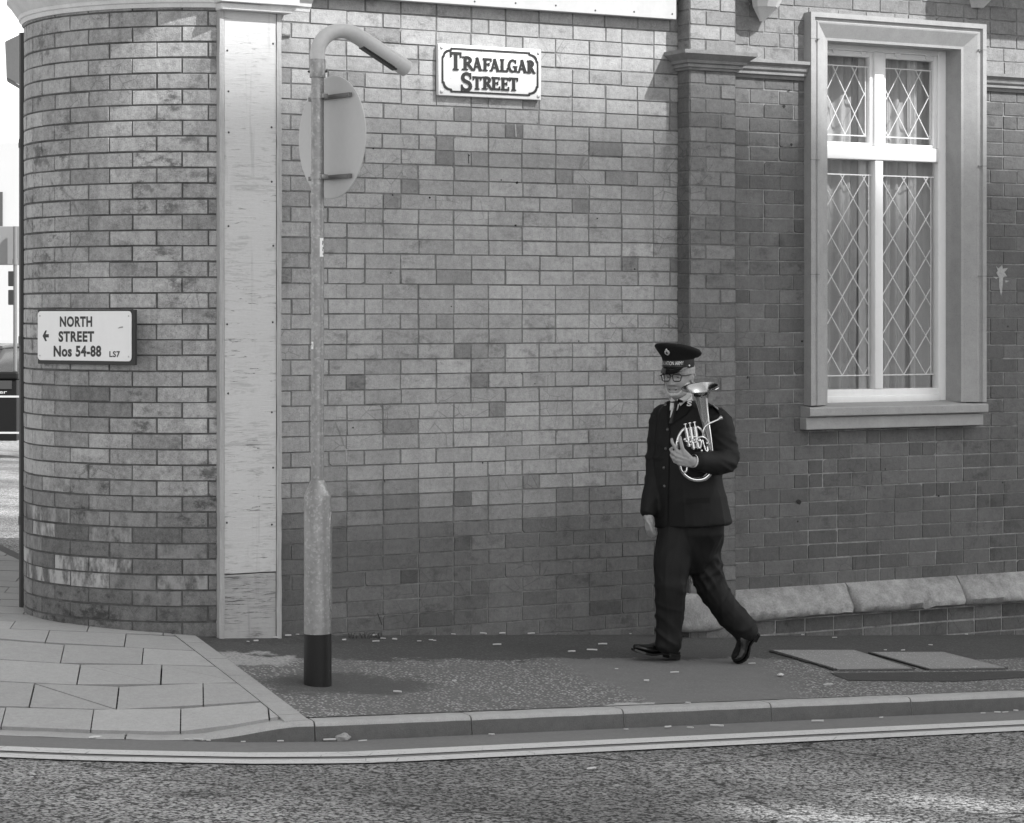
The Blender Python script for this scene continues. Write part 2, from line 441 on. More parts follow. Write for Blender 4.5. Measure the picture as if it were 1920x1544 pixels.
# --- rounded corner tower
TC = V((-.096, .954, 0)); TR = 1.072
D0 = V((-.3834, -.9236, 0)); RT = V((.9236, -.3834, 0))
def tn(phi): return D0*cos(phi) - RT*sin(phi)
def ft(s, z, o):
    n = tn(-s/TR); p = TC + n*(TR+o); return (p.x, p.y, z)
r4 = random.Random(21)
A15 = radians(15.05)*TR
def pat_t(k): return [(-.7*pi/180*TR) - A15*13 + (A15*.5 if k % 2 else 0) + A15*i for i in range(16)]
def tone_t(s, z, w, r):
    n = noise.noise(V((s*2.1, z*2.0, 5)))
    t = .315 * (1 + .20*n) * r.uniform(.76, 1.12)
    t *= lerp(.46, 1, sst(.62, .98, z + .1*noise.noise(V((s*3, 0, 1)))))
    d = ((s + .72)/.42)**2 + ((z - 1.33)/.13)**2            # darker patch below the street sign
    if d < 1: t *= lerp(.62, 1, d)
    return t
def eff_t(s, z, r):
    e = 0.25 if r.random() < .25 else .0
    if .28 < z < .75 and s < -.15: e = max(e, r.choice((0, 0, .5, .9)) * (1 if s < -.35 else .6))
    return e
mb = MB()
brick_field(mb, ft, radians(-150)*TR, radians(3.4)*TR, -.3, TOPZ, .085, A15, 3.339, 0, tone_t, seg=4, pattern=pat_t, eff=eff_t, rnd=r4, joint=.007)
mortar_sheet(mb, ft, radians(-160)*TR, radians(3.4)*TR, -.3, TOPZ, n=48)
mb.build('corner_tower', [M_brick_t, M_mort_t], BLD)
# the side wall to the other street, running away behind the tower
q = TC + tn(radians(112))*(TR-.06); dr = V((.40, .9165, 0)); nl = V((-.9165, .40, 0))
mb = MB(); fs = lambda s, z, o: tuple(q + dr*s + nl*o + V((0,0,z)))
brick_field(mb, fs, -.35, 9, -.3, TOPZ, .085, .2265, 3.339, 0, lambda s, z, w, r: .27*r.uniform(.8, 1.1), rnd=r4)
mortar_sheet(mb, fs, -.35, 9, -.3, TOPZ)
mb.build('side_wall', [M_brick_t, M_mort_t], BLD)
mb = MB()
mb.poly([(XEND, 0, -.9), (XEND, 8, -.9), (XEND, 8, TOPZ), (XEND, 0, TOPZ)])
e = q + dr*9
mb.poly([(XEND, 8, -.9), (e.x, e.y, -.9), (e.x, e.y, TOPZ), (XEND, 8, TOPZ)])
mb.poly([(TC.x-.6, TC.y, TOPZ), (TC.x, -.0, TOPZ), (XEND, 0, TOPZ), (XEND, 8, TOPZ), (e.x, e.y, TOPZ)])
mb.build('roof', M_stone_d, BLD)

# --- dark downpipe on the far edge of the tower
M_iron = plain('black iron', .02, .45, ((10, .3, None), (80, .2, None)), .3)
pp = TC + tn(radians(96))*(TR + .012) ; z0 = z_pave(pp.x, pp.y)
mb = MB(); mb.tube([(pp.x, pp.y, z0), (pp.x, pp.y, 3.42)], .033, 12)
for z in (.55, 1.6, 2.75): mb.tube([(pp.x, pp.y, z), (pp.x, pp.y, z+.05)], .037, 12)
mb.build('downpipe', M_iron, BLD)

# --- cornice round the tower
ZC = 3.440
prof = [(-.01, 0), (.012, .0), (.020, .022), (.028, .026), (.034, .045), (.040, .050), (.075, .10), (.098, .125), (.098, .150), (.088, .156), (.098, .166), (.108, .25), (.06, .27), (.02, .31), (-.02, .35)]
rows = []
for k in range(66):
    ph = lerp(radians(-30), radians(118), k/65); n = tn(ph)
    rows.append([tuple(TC + n*(TR+a) + V((0, 0, ZC + b))) for a, b in prof])
mb = MB(); mb.grid(rows)
o = mb.build('cornice', M_corn, BLD, fix=True); autosmooth(o, 30)

# --- boarded pilaster between tower and wall
BO = .088
BX0, BX1 = W(412, 500, BO).x, W(528, 500, BO).x
BZ0, BZ1 = -.06, 3.43
def board_mat(name, v, wear):
    t = NT(name)
    c = t.math('MULTIPLY', t.var((1.6, .10, None), (60, .06, None)), v)
    gr = t.noise(6.5, 6, .75, sc=(1, 1, 10), dist=.9)
    zone = t.ramp(t.noise(3.0, 4, .6, sc=(1.3, 1.3, 1)), .50 - wear*.12, .60 - wear*.08)
    f = t.math('MULTIPLY', t.ramp(gr, .50 - wear*.03, .60), zone)
    c = t.mix(t.math('MULTIPLY', f, .42), c, v*.45)
    fine = t.ramp(t.noise(7, 5, .75, sc=(1, 1, 14), dist=.8), .61 - wear*.07, .66 - wear*.05)
    ck = t.math('MULTIPLY', t.math('MULTIPLY', fine, t.ramp(t.noise(4, 4, .6), .44 - wear*.12, .56)), .8)
    c = t.mix(ck, c, .07)
    drip = t.ramp(t.noise(16, 3, .6, sc=(1, 1, .08)), .60, .72); c = t.math('MULTIPLY', c, t.math('SUBTRACT', 1, t.math('MULTIPLY', drip, .16)))
    t.col(c); t.rough(.7); t.bump(t.math('ADD', gr, t.math('MULTIPLY', ck, -1.5)), .5, .006); return t.m
M_board = board_mat('pale painted plywood', .50, .1); M_board_w = board_mat('peeling plywood', .36, .9)
M_batten = plain('weathered batten', .36, .8, ((3, .2, (1, 1, .1)), (40, .35, (3, 3, .15))), .8, bscale=60)
zj = W(470, 1076, BO).z
bt = .030
mb = MB(); mb.box(BX0+bt, BX1-bt, -BO+.006, .0, zj+.004, BZ1, .002); BM = mb
mb = MB(); mb.box(BX0+bt, BX1-bt, -BO+.010, .0, BZ0, zj-.002, .002); o = mb.build('boarded_panel', M_board_w, BLD); o['label'] = 'short worn lower board with peeling paint'
mb = MB()
for (a, b) in ((BX0, BX0+bt-.002), (BX1-bt+.002, BX1)):
    n = 44
    rows = []
    for i in range(n+1):
        z = lerp(BZ0-.02, BZ1, i/n); j = lambda: random.uniform(-.0022, .0022)
        rows.append([(a+j(), 0, z), (a+j(), -BO+j(), z), (b+j(), -BO+j(), z), (b+j(), 0, z)])
    mb.grid(rows)
mb.build('batten', M_batten, BLD)
M_nail = plain('rusty nail', .06, .6)
for z in [.35, .6, .95, 1.3, 1.75, 2.2, 2.45, 2.75, 3.02, 3.22]:
    for x in (BX1-bt-.022, BX0+bt+.02):
        if random.random() < .8: BM.ball((x+random.uniform(-.006,.006), -BO+.005, z+random.uniform(-.06,.06)), .006, .003, .006, 5, mi=1)
BM.build('boarded_panel', [M_board, M_nail], BLD)
# cap over the boarded pilaster
mb = MB()
for (z0, z1, ov) in ((3.425, 3.462, .045), (3.4635, 3.500, .075), (3.5015, 3.62, .062), (3.6215, 3.85, .045)):
    mb.box(BX0-ov*.6+.02, BX1+ov, -BO-ov, .05, z0, z1, .006)
mb.build('pilaster_cap', M_corn, BLD)

# --- fascia board over the left wall
M_fascia = NT('painted fascia board')
t = M_fascia; t.col(t.math('MULTIPLY', t.var((1.2, .10, None), (30, .08, None), (12, .10, (1, 1, .1))), .42)); t.rough(.6); M_fascia = t.m
zf = W(1268, 37, .06).z; xf = W(1268, 37, .06).x
mb = MB(); mb.box(BX1+.08, xf, -.062, -.012, zf, zf+.9, .003)
for i in range(9): mb.ball((lerp(.3, xf-.03, i/8), -.0625, zf+.025+random.uniform(-.005, .01)), .006, .003, .006, 5, mi=1)
mb.build('fascia_board', [M_fascia, M_nail], BLD)

# --- moulded string course and capital
def mould(mb, prof, path):
    """sweep profile (o,z) along plan path given as list of (x,y,nx,ny) with mitred outward vectors"""
    mb.grid([[(x+nx*a, y+ny*a, b) for a, b in prof] for (x, y, nx, ny) in path])
zc = W(1293, 131, PO).z
K = [(0, 0), (.012, .0), (.016, .012), (.030, .016), (.030, .034), (.045, .040), (.050, .056), (.078, .078), (.094, .090), (.094, .112), (.0, .122)]
pk = [(a, zc + b) for a, b in K]
mb = MB(); mould(mb, pk, [(XPL, 0, -1, 0), (XPL, -PO, -1, -1), (XPR, -PO, 1, -1), (XPR, 0, 1, 0)])
o = mb.build('pilaster_capital', M_stone_d, BLD, fix=True)
zs = W(1400, 146, 0).z
S_ = [(0, 0), (.010, .0), (.016, .016), (.034, .024), (.034, .040), (.046, .052), (.052, .075), (.072, .092), (.072, .112), (.0, .118)]
ps = [(a, zs + b) for a, b in S_]
mb = MB(); mould(mb, ps, [(XPR, 0, 0, -1), (XL-.004, 0, 0, -1)]); mould(mb, ps, [(XR+.004, 0, 0, -1), (XEND, 0, 0, -1)])
mb.build('string_course', M_stone_d, BLD, fix=True)

# --- plinth of rough stone with two brick courses under it
mb = MB()
xs = [XPR + .01, W(1603, 1100, .1).x, W(1812, 1090, .1).x, 6.0, 7.1, 8.2, XEND]
for a, b in zip(xs, xs[1:]):
    n = 60; rows = []
    for i in range(n+1):
        x = lerp(a+.004, b-.004, i/n); e = 1 - .5*(abs(2*i/n-1)**40)
        base = [(-.01, .095), (.004, .092), (.04, .066), (.08, .026), (.118, -.020), (.131, -.034), (.136, -.05), (.126, -.078), (.10, -.09), (.03, -.098), (-.01, -.10)]
        r_ = []
        for k, (oo, zz) in enumerate(base):
            w = 1 if 1 < k < 9 else 0
            d = noise.noise(V((x*5, oo*20, zz*20)))*.018*w + noise.noise(V((x*22, oo*60, zz*60+4)))*.011*w - .030*w*sst(.25, .6, noise.noise(V((x*7, 3, zz*12))))*sst(.06, .12, oo)
            r_.append((x, -(oo*e + d), zz + d*.6))
        rows.append(r_)
    mb.grid(rows, caps=True)
o = mb.build('plinth', M_plinth, BLD, fix=True); autosmooth(o, 50)
mb = MB(); rp = random.Random(4)
fp = lambda s, z, o_: (s, -.075-o_, z)
brick_field(mb, fp, XPR, XEND, -.9, -.093, .088, .2236, -.098, 0, lambda s, z, w, r: .105*r.uniform(.7, 1.25), rnd=rp, jit=.002)
mortar_sheet(mb, fp, XPR, XEND, -.9, -.093)
mb.poly([(XPR, -.0825+.0075, -.093), (XEND, -.0825+.0075, -.093), (XEND, 0, -.093), (XPR, 0, -.093)], mi=1)
mb.build('plinth_course', [M_brick, M_mort_r], BLD)
# worn block at the foot of the pilaster
mb = MB(); c = W(1322, 1146, PO+.02)
bm = bmesh.new(); bmesh.ops.create_cube(bm, size=1); bmesh.ops.subdivide_edges(bm, edges=bm.edges[:], cuts=9, use_grid_fill=True)
for v in bm.verts:
    p = v.co.copy(); s = max(abs(p.x), abs(p.y), abs(p.z)); rr = (abs(2*p.x)**6 + abs(2*p.y)**6 + abs(2*p.z)**6)**(1/6)
    p /= max(rr, 1e-4)/max(2*s, 1e-4)
    d = noise.noise(p*3)*.06 + noise.noise(p*9)*.025
    top = .5 - .22*clamp(p.x+.5)
    p.z = min(p.z, top)
    v.co = V((c.x + p.x*.36*(1+d), -.06 + p.y*.24*(1+d), c.z + p.z*.25*(1+d)))
mb.addbm(bm); o = mb.build('plinth_block', M_plinth, BLD); autosmooth(o, 45)

# --- faceted corbel above the capital, and the projecting bay bracket at the upper right
cb = W(1430, 40, .06)
mb = MB(); ring = []
def facet(z, r, o_): return [(cb.x + r*cos(radians(22.5+45*k)), -o_ + r*.8*sin(radians(22.5+45*k)), z) for k in range(8)]
mb.grid([facet(cb.z-.0, .014, .05), facet(cb.z+.012, .022, .055), facet(cb.z+.075, .075, .085), facet(cb.z+.080, .082, .09), facet(cb.z+.30, .165, .165), facet(cb.z+.6, .18, .18)], closed_u=True, caps=True)
mb.build('corbel', M_corn, BLD, fix=True)
bx = W(1840, 6, .10)
mb = MB(); mb.grid([[(bx.x+.0, 0, bx.z-.02), (bx.x+.01, -.04, bx.z-.02), (bx.x+.07, -.04, bx.z-.02), (bx.x+.08, 0, bx.z-.02)],
                    [(bx.x-.02, 0, bx.z+.05), (bx.x-.02, -.12, bx.z+.05), (bx.x+.10, -.12, bx.z+.05), (bx.x+.10, 0, bx.z+.05)],
                    [(bx.x-.06, 0, bx.z+.12), (bx.x-.06, -.2, bx.z+.12), (bx.x+.2, -.2, bx.z+.12), (bx.x+.2, 0, bx.z+.12)],
                    [(bx.x-.06, 0, bx.z+.4), (bx.x-.06, -.2, bx.z+.4), (bx.x+.2, -.2, bx.z+.4), (bx.x+.2, 0, bx.z+.4)]], caps=True)
mb.build('bracket', M_corn, BLD, fix=True)
mb = MB(); mb.box(bx.x-.05, bx.x+2.6, -.55, .0, bx.z+.42, bx.z+.62, .01)
mb.build('hood', M_stone_d, BLD)
# --- window: stone surround, sill, timber frame, leaded panes, curtains
WIN = empty('window', (XL + (XR-XL)/2, 0, ZS), None); WIN.parent = BLD; WIN.location = V((XL + (XR-XL)/2, 0, ZS)) - V(BLD.location)
WIN['label'] = 'tall white window with leaded diamond panes in a pale stone surround'
def wlink(mb, name, mat, parent=None, **k):
    return mb.build(name, mat, parent or WIN, **k)
sp = [(0, -.01), (0, SO), (.030, SO), (.036, SO-.016), (.052, SO-.017), (.056, SO-.010), (.066, SO-.012), (.148, .022), (.165, .020), (.165, -.17)]
mb = MB(); zb = ZS + .0
rows = [[] for _ in range(4)]
for w, o_ in sp:
    rows[0].append((XL+w, -o_, zb)); rows[1].append((XL+w, -o_, ZT-w)); rows[2].append((XR-w, -o_, ZT-w)); rows[3].append((XR-w, -o_, zb))
mb.grid(rows)
M_jointline = plain('stone joint', .14, .9)
for x0, x1 in ((XL-.001, XL+.066), (XR-.066, XR+.001)):
    for pz in (73, 300, 515):
        z = W(1530, pz, SO).z
        mb.box(x0, x1, -SO-.0008, -SO+.01, z-.0012, z+.0012, mi=1)
SUR = wlink(mb, 'surround', [M_stone, M_jointline], fix=True)
mb = MB()   # sill
xa, xb = W(1501, 770, 0).x, W(1853, 765, .10).x
mb.grid([[(x, -.0, ZS-.005), (x, -.10+.004, ZS-.012), (x, -.102, ZS-.018), (x, -.102, ZS-.062), (x, -.096, ZS-.068), (x, -.06, ZS-.072), (x, .18, ZS-.07), (x, .18, ZS+.012)] for x in (xa, (xa+xb)/2, xb)], closed_u=True, caps=True)
mb.box(xa-.008, xb-.015, -.072, -.0, ZS-.150, ZS-.0735, .005)
wlink(mb, 'sill', M_stone, fix=True)
M_frame = plain('white gloss paint', .80, .35, ((5, .05, None), (60, .04, None), (18, .05, (1, 1, .1))), .15)
FO = -.135                                       # front of the timber frame
fy0, fy1 = -FO, -FO + .07
def fx(px): return W(px, 500, FO).x
def fz(px, py): return W(px, py, FO).z
ix0, ix1 = OX0 - .015, OX1 + .015
zfb = ZS + .004; zft = OZ1 + .02
fz_b = fz(1700, 725); fz_t = fz(1700, 112)
xm = (fx(1636) + fx(1660))/2; mw = .064
xr_in = fx(1757); xl_in = OX0 + (OX1 - xr_in) + .0
zt0, zt1 = fz(1700, 303), fz(1700, 277)
mb = MB(); bv = .005
mb.box(ix0, xl_in, fy0, fy1, zfb, zft, bv); mb.box(xr_in+.012, ix1, fy0, fy1, zfb, zft, bv)
mb.box(xl_in, xr_in+.012, fy0+.002, fy1, zfb, fz_b-.012, bv); mb.box(xl_in, xr_in+.012, fy0+.002, fy1, fz_t+.035, zft, bv)
mb.box(xl_in, xr_in+.012, fy0-.016, fy0+.03, zfb, fz_b-.055, .006)
FR = wlink(mb, 'frame', M_frame); autosmooth(FR, 30)
mb = MB(); mb.box(xm-mw/2, xm+mw/2, fy0-.004, fy1, fz_b-.012, zt0-.002, bv); mb.box(xm-mw/2-.004, xm+mw/2+.004, fy0-.004, fy1, zt1+.002, fz_t+.035, bv)
o = wlink(mb, 'mullion', M_frame); autosmooth(o, 30)
mb = MB(); mb.box(xl_in, xr_in+.012, fy0-.010, fy1, zt0, zt1, .008)
o = wlink(mb, 'transom', M_frame); autosmooth(o, 30)
t = NT('window glass'); t.n.remove(t.b)
gl = t.n.new('ShaderNodeBsdfGlossy'); gl.inputs['Roughness'].default_value = .03; tr = t.n.new('ShaderNodeBsdfTransparent')
tr.inputs[0].default_value = (.86, .86, .86, 1)
mxs = t.n.new('ShaderNodeMixShader'); fr = t.n.new('ShaderNodeLayerWeight'); fr.inputs[0].default_value = .5
t.l.new(t.math('ADD', t.math('MULTIPLY', t.math('POWER', fr.outputs[1], 4.0), .8), .10), mxs.inputs[0]); t.l.new(tr.outputs[0], mxs.inputs[1]); t.l.new(gl.outputs[0], mxs.inputs[2])
bn = t.n.new('ShaderNodeBump'); bn.inputs['Strength'].default_value = .06; bn.inputs['Distance'].default_value = .02; t.l.new(t.noise(5, 2), bn.inputs['Height']); t.l.new(bn.outputs[0], gl.inputs['Normal'])
t.l.new(mxs.outputs[0], t.n['Material Output'].inputs[0]); M_glass = t.m
M_lead = plain('lead strip', .66, .5)
yg = fy0 + .045
pitch_h = .0; 
def bar(mb, a, b, w=.0042, y=yg-.006):
    a, b = V((a[0], y, a[1])), V((b[0], y, b[1])); d = (b-a).normalized(); n = d.cross(V((0,1,0)))
    mb.obox((a+b)/2, d, V((0,1,0)), n, (b-a).length/2, .003, w/2)
def lattice(x0, x1, z0, z1, dx, dz, xo, zo, inset):
    mb = MB(); xi0, xi1 = x0 + inset[0], x1 - inset[1]; zi0, zi1 = z0 + inset[2], z1 - inset[3]
    for s in (1, -1):
        for k in range(-40, 40):
            # line x = xo + k*dx + s*(z-zo)*dx/dz
            pts = []
            for z in (zi0, zi1):
                x = xo + k*dx + s*(z-zo)*dx/dz; pts.append((x, z))
            (xa_, za_), (xb_, zb_) = pts
            if xa_ > xb_: (xa_, za_), (xb_, zb_) = (xb_, zb_), (xa_, za_)
            if xb_ <= xi0 or xa_ >= xi1: continue
            m = (zb_-za_)/(xb_-xa_)
            if xa_ < xi0: za_ += m*(xi0-xa_); xa_ = xi0
            if xb_ > xi1: zb_ += m*(xi1-xb_); xb_ = xi1
            if xb_-xa_ > .01: bar(mb, (xa_, za_), (xb_, zb_), .0042, yg-.006 if s > 0 else yg-.0068)
    w = .007
    bar(mb, (x0, zi0), (x1, zi0), w, yg-.0076); bar(mb, (x0, zi1), (x1, zi1), w, yg-.0076)
    if inset[1] > .004: bar(mb, (xi1, zi0), (xi1, zi1), .005, yg-.0084)
    return mb
ZL0, ZL1 = fz_b, zt0; ZU0, ZU1 = fz(1700, 271), fz_t
dz = (fz(1700, 520) - fz(1700, 593)); 
cells = [(xl_in, xm-mw/2, ZL0, ZL1), (xm+mw/2, xr_in, ZL0, ZL1), (xl_in+.02, xm-mw/2-.028, ZU0, ZU1), (xm+mw/2+.028, xr_in-.006, ZU0, ZU1)]
for i, (x0, x1, z0, z1) in enumerate(cells):
    mb = MB(); n = 1
    mb.poly([(x0-.004, yg, z0-.004), (x1+.004, yg, z0-.004), (x1+.004, yg, z1+.004), (x0-.004, yg, z1+.004)])
    pn = wlink(mb, 'pane', M_glass)
    dxx = (x1-x0)/2.45
    if i < 2: lt = lattice(x0, x1, z0, z1, dxx, dz, x0 + .10*dxx, z0 + .075, (0.0, .022, .075, .095))
    else: lt = lattice(x0, x1, z0, z1, dxx, dz*1.05, x0 + .25*dxx, z0 + .05, (0.0, .022, .045, .06))
    lt.build('lattice', M_lead, pn)
for (x0, x1) in ((xl_in+.002, xm-mw/2-.006), (xm+mw/2+.006, xr_in+.010)):      # opening casements in the upper half
    z0, z1 = zt1 + .003, fz_t + .034; w = .026
    mb = MB(); y0, y1 = fy0 + .012, fy1 - .006
    mb.box(x0, x0+w, y0, y1, z0, z1, .004); mb.box(x1-w, x1, y0, y1, z0, z1, .004); mb.box(x0+w, x1-w, y0+.001, y1, z0, ZU0, .004); mb.box(x0+w, x1-w, y0+.001, y1, ZU1, z1, .004)
    o = wlink(mb, 'casement', M_frame); autosmooth(o, 30)
    for q_ in (.25, .8): mh = MB(); mh.box(lerp(x0, x1, q_)-.014, lerp(x0, x1, q_)+.014, y0-.012, y0, z1-.022, z1-.002, .003); mh.tube([(lerp(x0, x1, q_)-.02, y0-.010, z1-.004), (lerp(x0, x1, q_)+.02, y0-.010, z1-.004)], .006, 8); mh.build('hinge', M_frame, o)
# curtains and the dim room behind
t = NT('net curtain'); t.col(t.math('MULTIPLY', t.var((6, .15, (1, 1, .1)), (300, .12, None)), .46)); t.rough(.9); M_net = t.m
mb = MB(); rows = []
yc = fy1 + .055
for j in range(9):
    z = lerp(ZL0-.12, ZU1+.12, j/8); r_ = []
    for i in range(181):
        x = lerp(OX0-.1, OX1+.1, i/180); ph = x*46 + 2.2*sin(x*9) + .5*sin(z*1.3)
        a = .015 + .009*sin(x*15+1)
        r_.append((x + .008*sin(ph*.5+z), yc + a*sin(ph) + .012*sin(ph*2.3) , z))
    rows.append(r_)
mb.grid(rows); wlink(mb, 'net_curtain', M_net, smooth=True)
M_drape = plain('heavy curtain', .66, .8, ((6, .2, (1, 1, .1)),))
mb = MB()
for (xa_, xb_, tp) in ((xl_in-.05, xl_in+.075, -.03), (xm-.09, xm+.10, .0), (xr_in-.17, xr_in-.09, .03)):
    rows = []
    for j in range(7):
        z = lerp(ZL0-.12, ZU1+.12, j/6); r_ = []
        for i in range(25):
            u = i/24; x = lerp(xa_ + tp*(1-j/6), xb_ - tp*.5*(1-j/6), u)
            r_.append((x, yc - .030 + .010*sin(u*16+j*.1) + .006*sin(u*7), z))
        rows.append(r_)
    mb.grid(rows)
wlink(mb, 'curtain', M_drape, smooth=True)
M_room = plain('dim room wall', .25, .9)
mb = MB(); a, b, c_, d_ = OX0-.5, OX1+.8, ZS-.4, OZ1+.25
mb.poly([(a, 1.2, c_), (b, 1.2, c_), (b, 1.2, d_), (a, 1.2, d_)]); mb.poly([(a, .02, c_), (a, 1.2, c_), (a, 1.2, d_), (a, .02, d_)]); mb.poly([(b, .02, c_), (b, 1.2, c_), (b, 1.2, d_), (b, .02, d_)])
mb.poly([(a, .02, c_), (b, .02, c_), (b, 1.2, c_), (a, 1.2, c_)]); mb.poly([(a, .02, d_), (b, .02, d_), (b, 1.2, d_), (a, 1.2, d_)])
mb.build('room', M_room, BLD)

# ---------------------------------------------------------------- ground
t = NT('road asphalt')
big = t.noise(.55, 3); v1 = t.voro(62, 'F1', 'Distance'); v2 = t.voro(62, 'F1', 'Color')
sep = t.n.new('ShaderNodeSeparateColor'); t.l.new(v2, sep.inputs[0])
stone = t.ramp(v1, .52, .18); cellv = sep.outputs[0]
gap = t.noise(40, 4, .65)
h = t.math('ADD', t.math('MULTIPLY', stone, .35), t.math('MULTIPLY', gap, 1.9))
c = t.mix(t.ramp(h, .86, 1.12), .028, t.math('ADD', .24, t.math('MULTIPLY', cellv, .20)))
cr = t.math('MULTIPLY', t.ramp(t.voro(.55, 'DISTANCE_TO_EDGE', vec=None), .016, .002), t.ramp(t.noise(9, 3), .42, .55)); c = t.math('MULTIPLY', c, t.math('SUBTRACT', 1, t.math('MULTIPLY', cr, .75)))
c = t.math('MULTIPLY', c, t.ramp(big, .3, .7, .66, 1.40))
c = t.mix(t.ramp(t.noise(300, 1), .70, .78), c, .34)
oil = t.ramp(t.noise(1.6, 3, .6), .60, .74); c = t.math('MULTIPLY', c, t.math('SUBTRACT', 1, t.math('MULTIPLY', oil, .40)))
t.col(c); t.rough(.8); t.spec(.35); t.bump(h, .9, .010); M_road = t.m
t = NT('channel asphalt'); t.col(t.math('MULTIPLY', t.var((2, .2, None), (40, .22, None), (220, .3, None)), .165)); t.rough(.85); t.bump(t.noise(120, 3), .5, .004); M_chan = t.m
def tarmac(name, v, fleck, fv=.45):
    t = NT(name); c = t.math('MULTIPLY', t.var((1.3, .16, None), (9, .14, None), (150, .22, None)), v)
    vv = t.voro(95, 'F1', 'Color'); sp_ = t.n.new('ShaderNodeSeparateColor'); t.l.new(vv, sp_.inputs[0]); dd = t.voro(95, 'F1', 'Distance')
    zone = t.ramp(t.noise(1.5, 4, .6), .38, .58, .25, 1.0)
    f = t.math('MULTIPLY', t.math('MULTIPLY', t.ramp(sp_.outputs[1], .98 - fleck, 1.0 - fleck*.6), t.ramp(dd, .5, .36)), zone)
    c = t.mix(t.math('MULTIPLY', f, .85), c, fv); t.col(c); t.rough(.85); t.spec(.3)
    t.bump(t.math('ADD', t.noise(130, 3), t.math('MULTIPLY', f, .8)), .7, .005); return t.m
def pavement_tarmac():
    """one laid surface with its repairs: a dark strip by the wall, a smooth trench, a new patch round the post, flecked old tarmac"""
    t = NT('pavement tarmac'); sx = t.n.new('ShaderNodeSeparateXYZ'); t.l.new(t.pos, sx.inputs[0]); X, Y = sx.outputs[0], sx.outputs[1]
    wob = t.math('SUBTRACT', t.noise(2.6, 5, .65), .5); wob2 = t.math('SUBTRACT', t.noise(11, 4, .7), .5)
    w = t.math('ADD', t.math('MULTIPLY', wob, .55), t.math('MULTIPLY', wob2, .30))
    Yw = t.math('ADD', Y, w); Xw = t.math('ADD', X, w)
    v = t.var((1.3, .12, None), (9, .14, None), (150, .22, None))
    def blob(px, py, rx, ry, soft=.25):
        p = G(px, py); a = t.math('DIVIDE', t.math('SUBTRACT', Xw, p.x), rx); b = t.math('DIVIDE', t.math('SUBTRACT', Yw, p.y), ry)
        d = t.math('ADD', t.math('MULTIPLY', a, a), t.math('MULTIPLY', b, b)); return t.ramp(d, 1 + soft, 1 - soft)
    def side(p0, p1, soft):
        a, b = G(*p0), G(*p1); n = V((-(b.y-a.y), b.x-a.x)).normalized()
        return t.ramp(t.math('ADD', t.math('ADD', t.math('MULTIPLY', Xw, n.x), t.math('MULTIPLY', Yw, n.y)), -(a.x*n.x + a.y*n.y)), -soft, soft)
    strip_ = side((640, 1237), (1290, 1237), .03)
    smooth_ = t.math('MULTIPLY', side((1040, 1243), (1215, 1325), .10), side((1520, 1320), (1440, 1243), .12))
    smooth_ = t.math('MULTIPLY', smooth_, t.math('SUBTRACT', 1, strip_))
    post = blob(645, 1284, .50, .27, .5); pale = blob(456, 1236, .26, .20, .35); pale2 = blob(1180, 1324, .15, .05, .3); edge = blob(470, 1203, .6, .08, .4)
    vv = t.voro(70, 'F1', 'Color'); sp_ = t.n.new('ShaderNodeSeparateColor'); t.l.new(vv, sp_.inputs[0]); dd = t.voro(70, 'F1', 'Distance')
    zone = t.ramp(t.noise(1.5, 4, .6), .32, .55, .35, 1.0)
    quiet = t.math('MAXIMUM', t.math('MAXIMUM', strip_, smooth_), post)
    zone = t.math('MULTIPLY', zone, t.math('SUBTRACT', 1, t.math('MULTIPLY', quiet, .90)))
    f = t.math('MULTIPLY', t.math('MULTIPLY', t.ramp(sp_.outputs[1], .50, .72), t.ramp(dd, .55, .38)), zone)
    base = t.mix(strip_, .135, .072); base = t.mix(smooth_, base, .160); base = t.mix(post, base, .085); base = t.mix(edge, base, .06)
    c = t.math('MULTIPLY', base, v); c = t.mix(t.math('MULTIPLY', f, .85), c, .50)
    c = t.mix(t.math('MULTIPLY', pale, t.ramp(t.noise(60, 3), .3, .6, .4, 1)), c, .36); c = t.mix(pale2, c, .40)
    hole = t.ramp(t.noise(120, 2, .6), .64, .72); c = t.math('MULTIPLY', c, t.math('SUBTRACT', 1, t.math('MULTIPLY', hole, .45)))
    t.col(c); t.rough(.85); t.spec(.3); t.bump(t.math('ADD', t.noise(130, 3), t.math('MULTIPLY', f, .9)), .8, .005); return t.m
M_tar = pavement_tarmac(); M_tar_dd = tarmac('new black tarmac', .060, .05, .2)
def sheet(name, poly, zf, mat, dz=0.0, cell=.3, planes=None, kind='structure', build=True, edge=0.0):
    """poly: convex plan polygon; laid on zf as a grid clipped to it; edge = depth of a skirt"""
    cx = sum(p[0] for p in poly)/len(poly); cy = sum(p[1] for p in poly)/len(poly)
    pl = [hp(poly[i], poly[(i+1) % len(poly)], (cx, cy)) for i in range(len(poly))] + (planes or [])
    x0, x1 = min(p[0] for p in poly), max(p[0] for p in poly); y0, y1 = min(p[1] for p in poly), max(p[1] for p in poly)
    nx, ny = max(1, int((x1-x0)/cell)), max(1, int((y1-y0)/cell))
    mb = MB(); idx = {}
    for i in range(nx):
        for j in range(ny):
            q_ = [(lerp(x0,x1,(i+a)/nx), lerp(y0,y1,(j+b)/ny)) for a, b in ((0,0),(1,0),(1,1),(0,1))]
            q_ = clip(q_, pl)
            if len(q_) >= 3: mb.poly([(x, y, zf(x, y)+dz) for x, y in q_])
    me = mb.mesh(name); bm = bmesh.new(); bm.from_mesh(me); bmesh.ops.remove_doubles(bm, verts=bm.verts, dist=1e-4)
    if edge:
        r_ = bmesh.ops.extrude_edge_only(bm, edges=[e for e in bm.edges if e.is_boundary])
        for v in r_['geom']:
            if isinstance(v, bmesh.types.BMVert): v.co.z -= edge
    bm.to_mesh(me); bm.free()
    o = link(name, me, mat, None, True)
    if kind: o['kind'] = kind
    return o
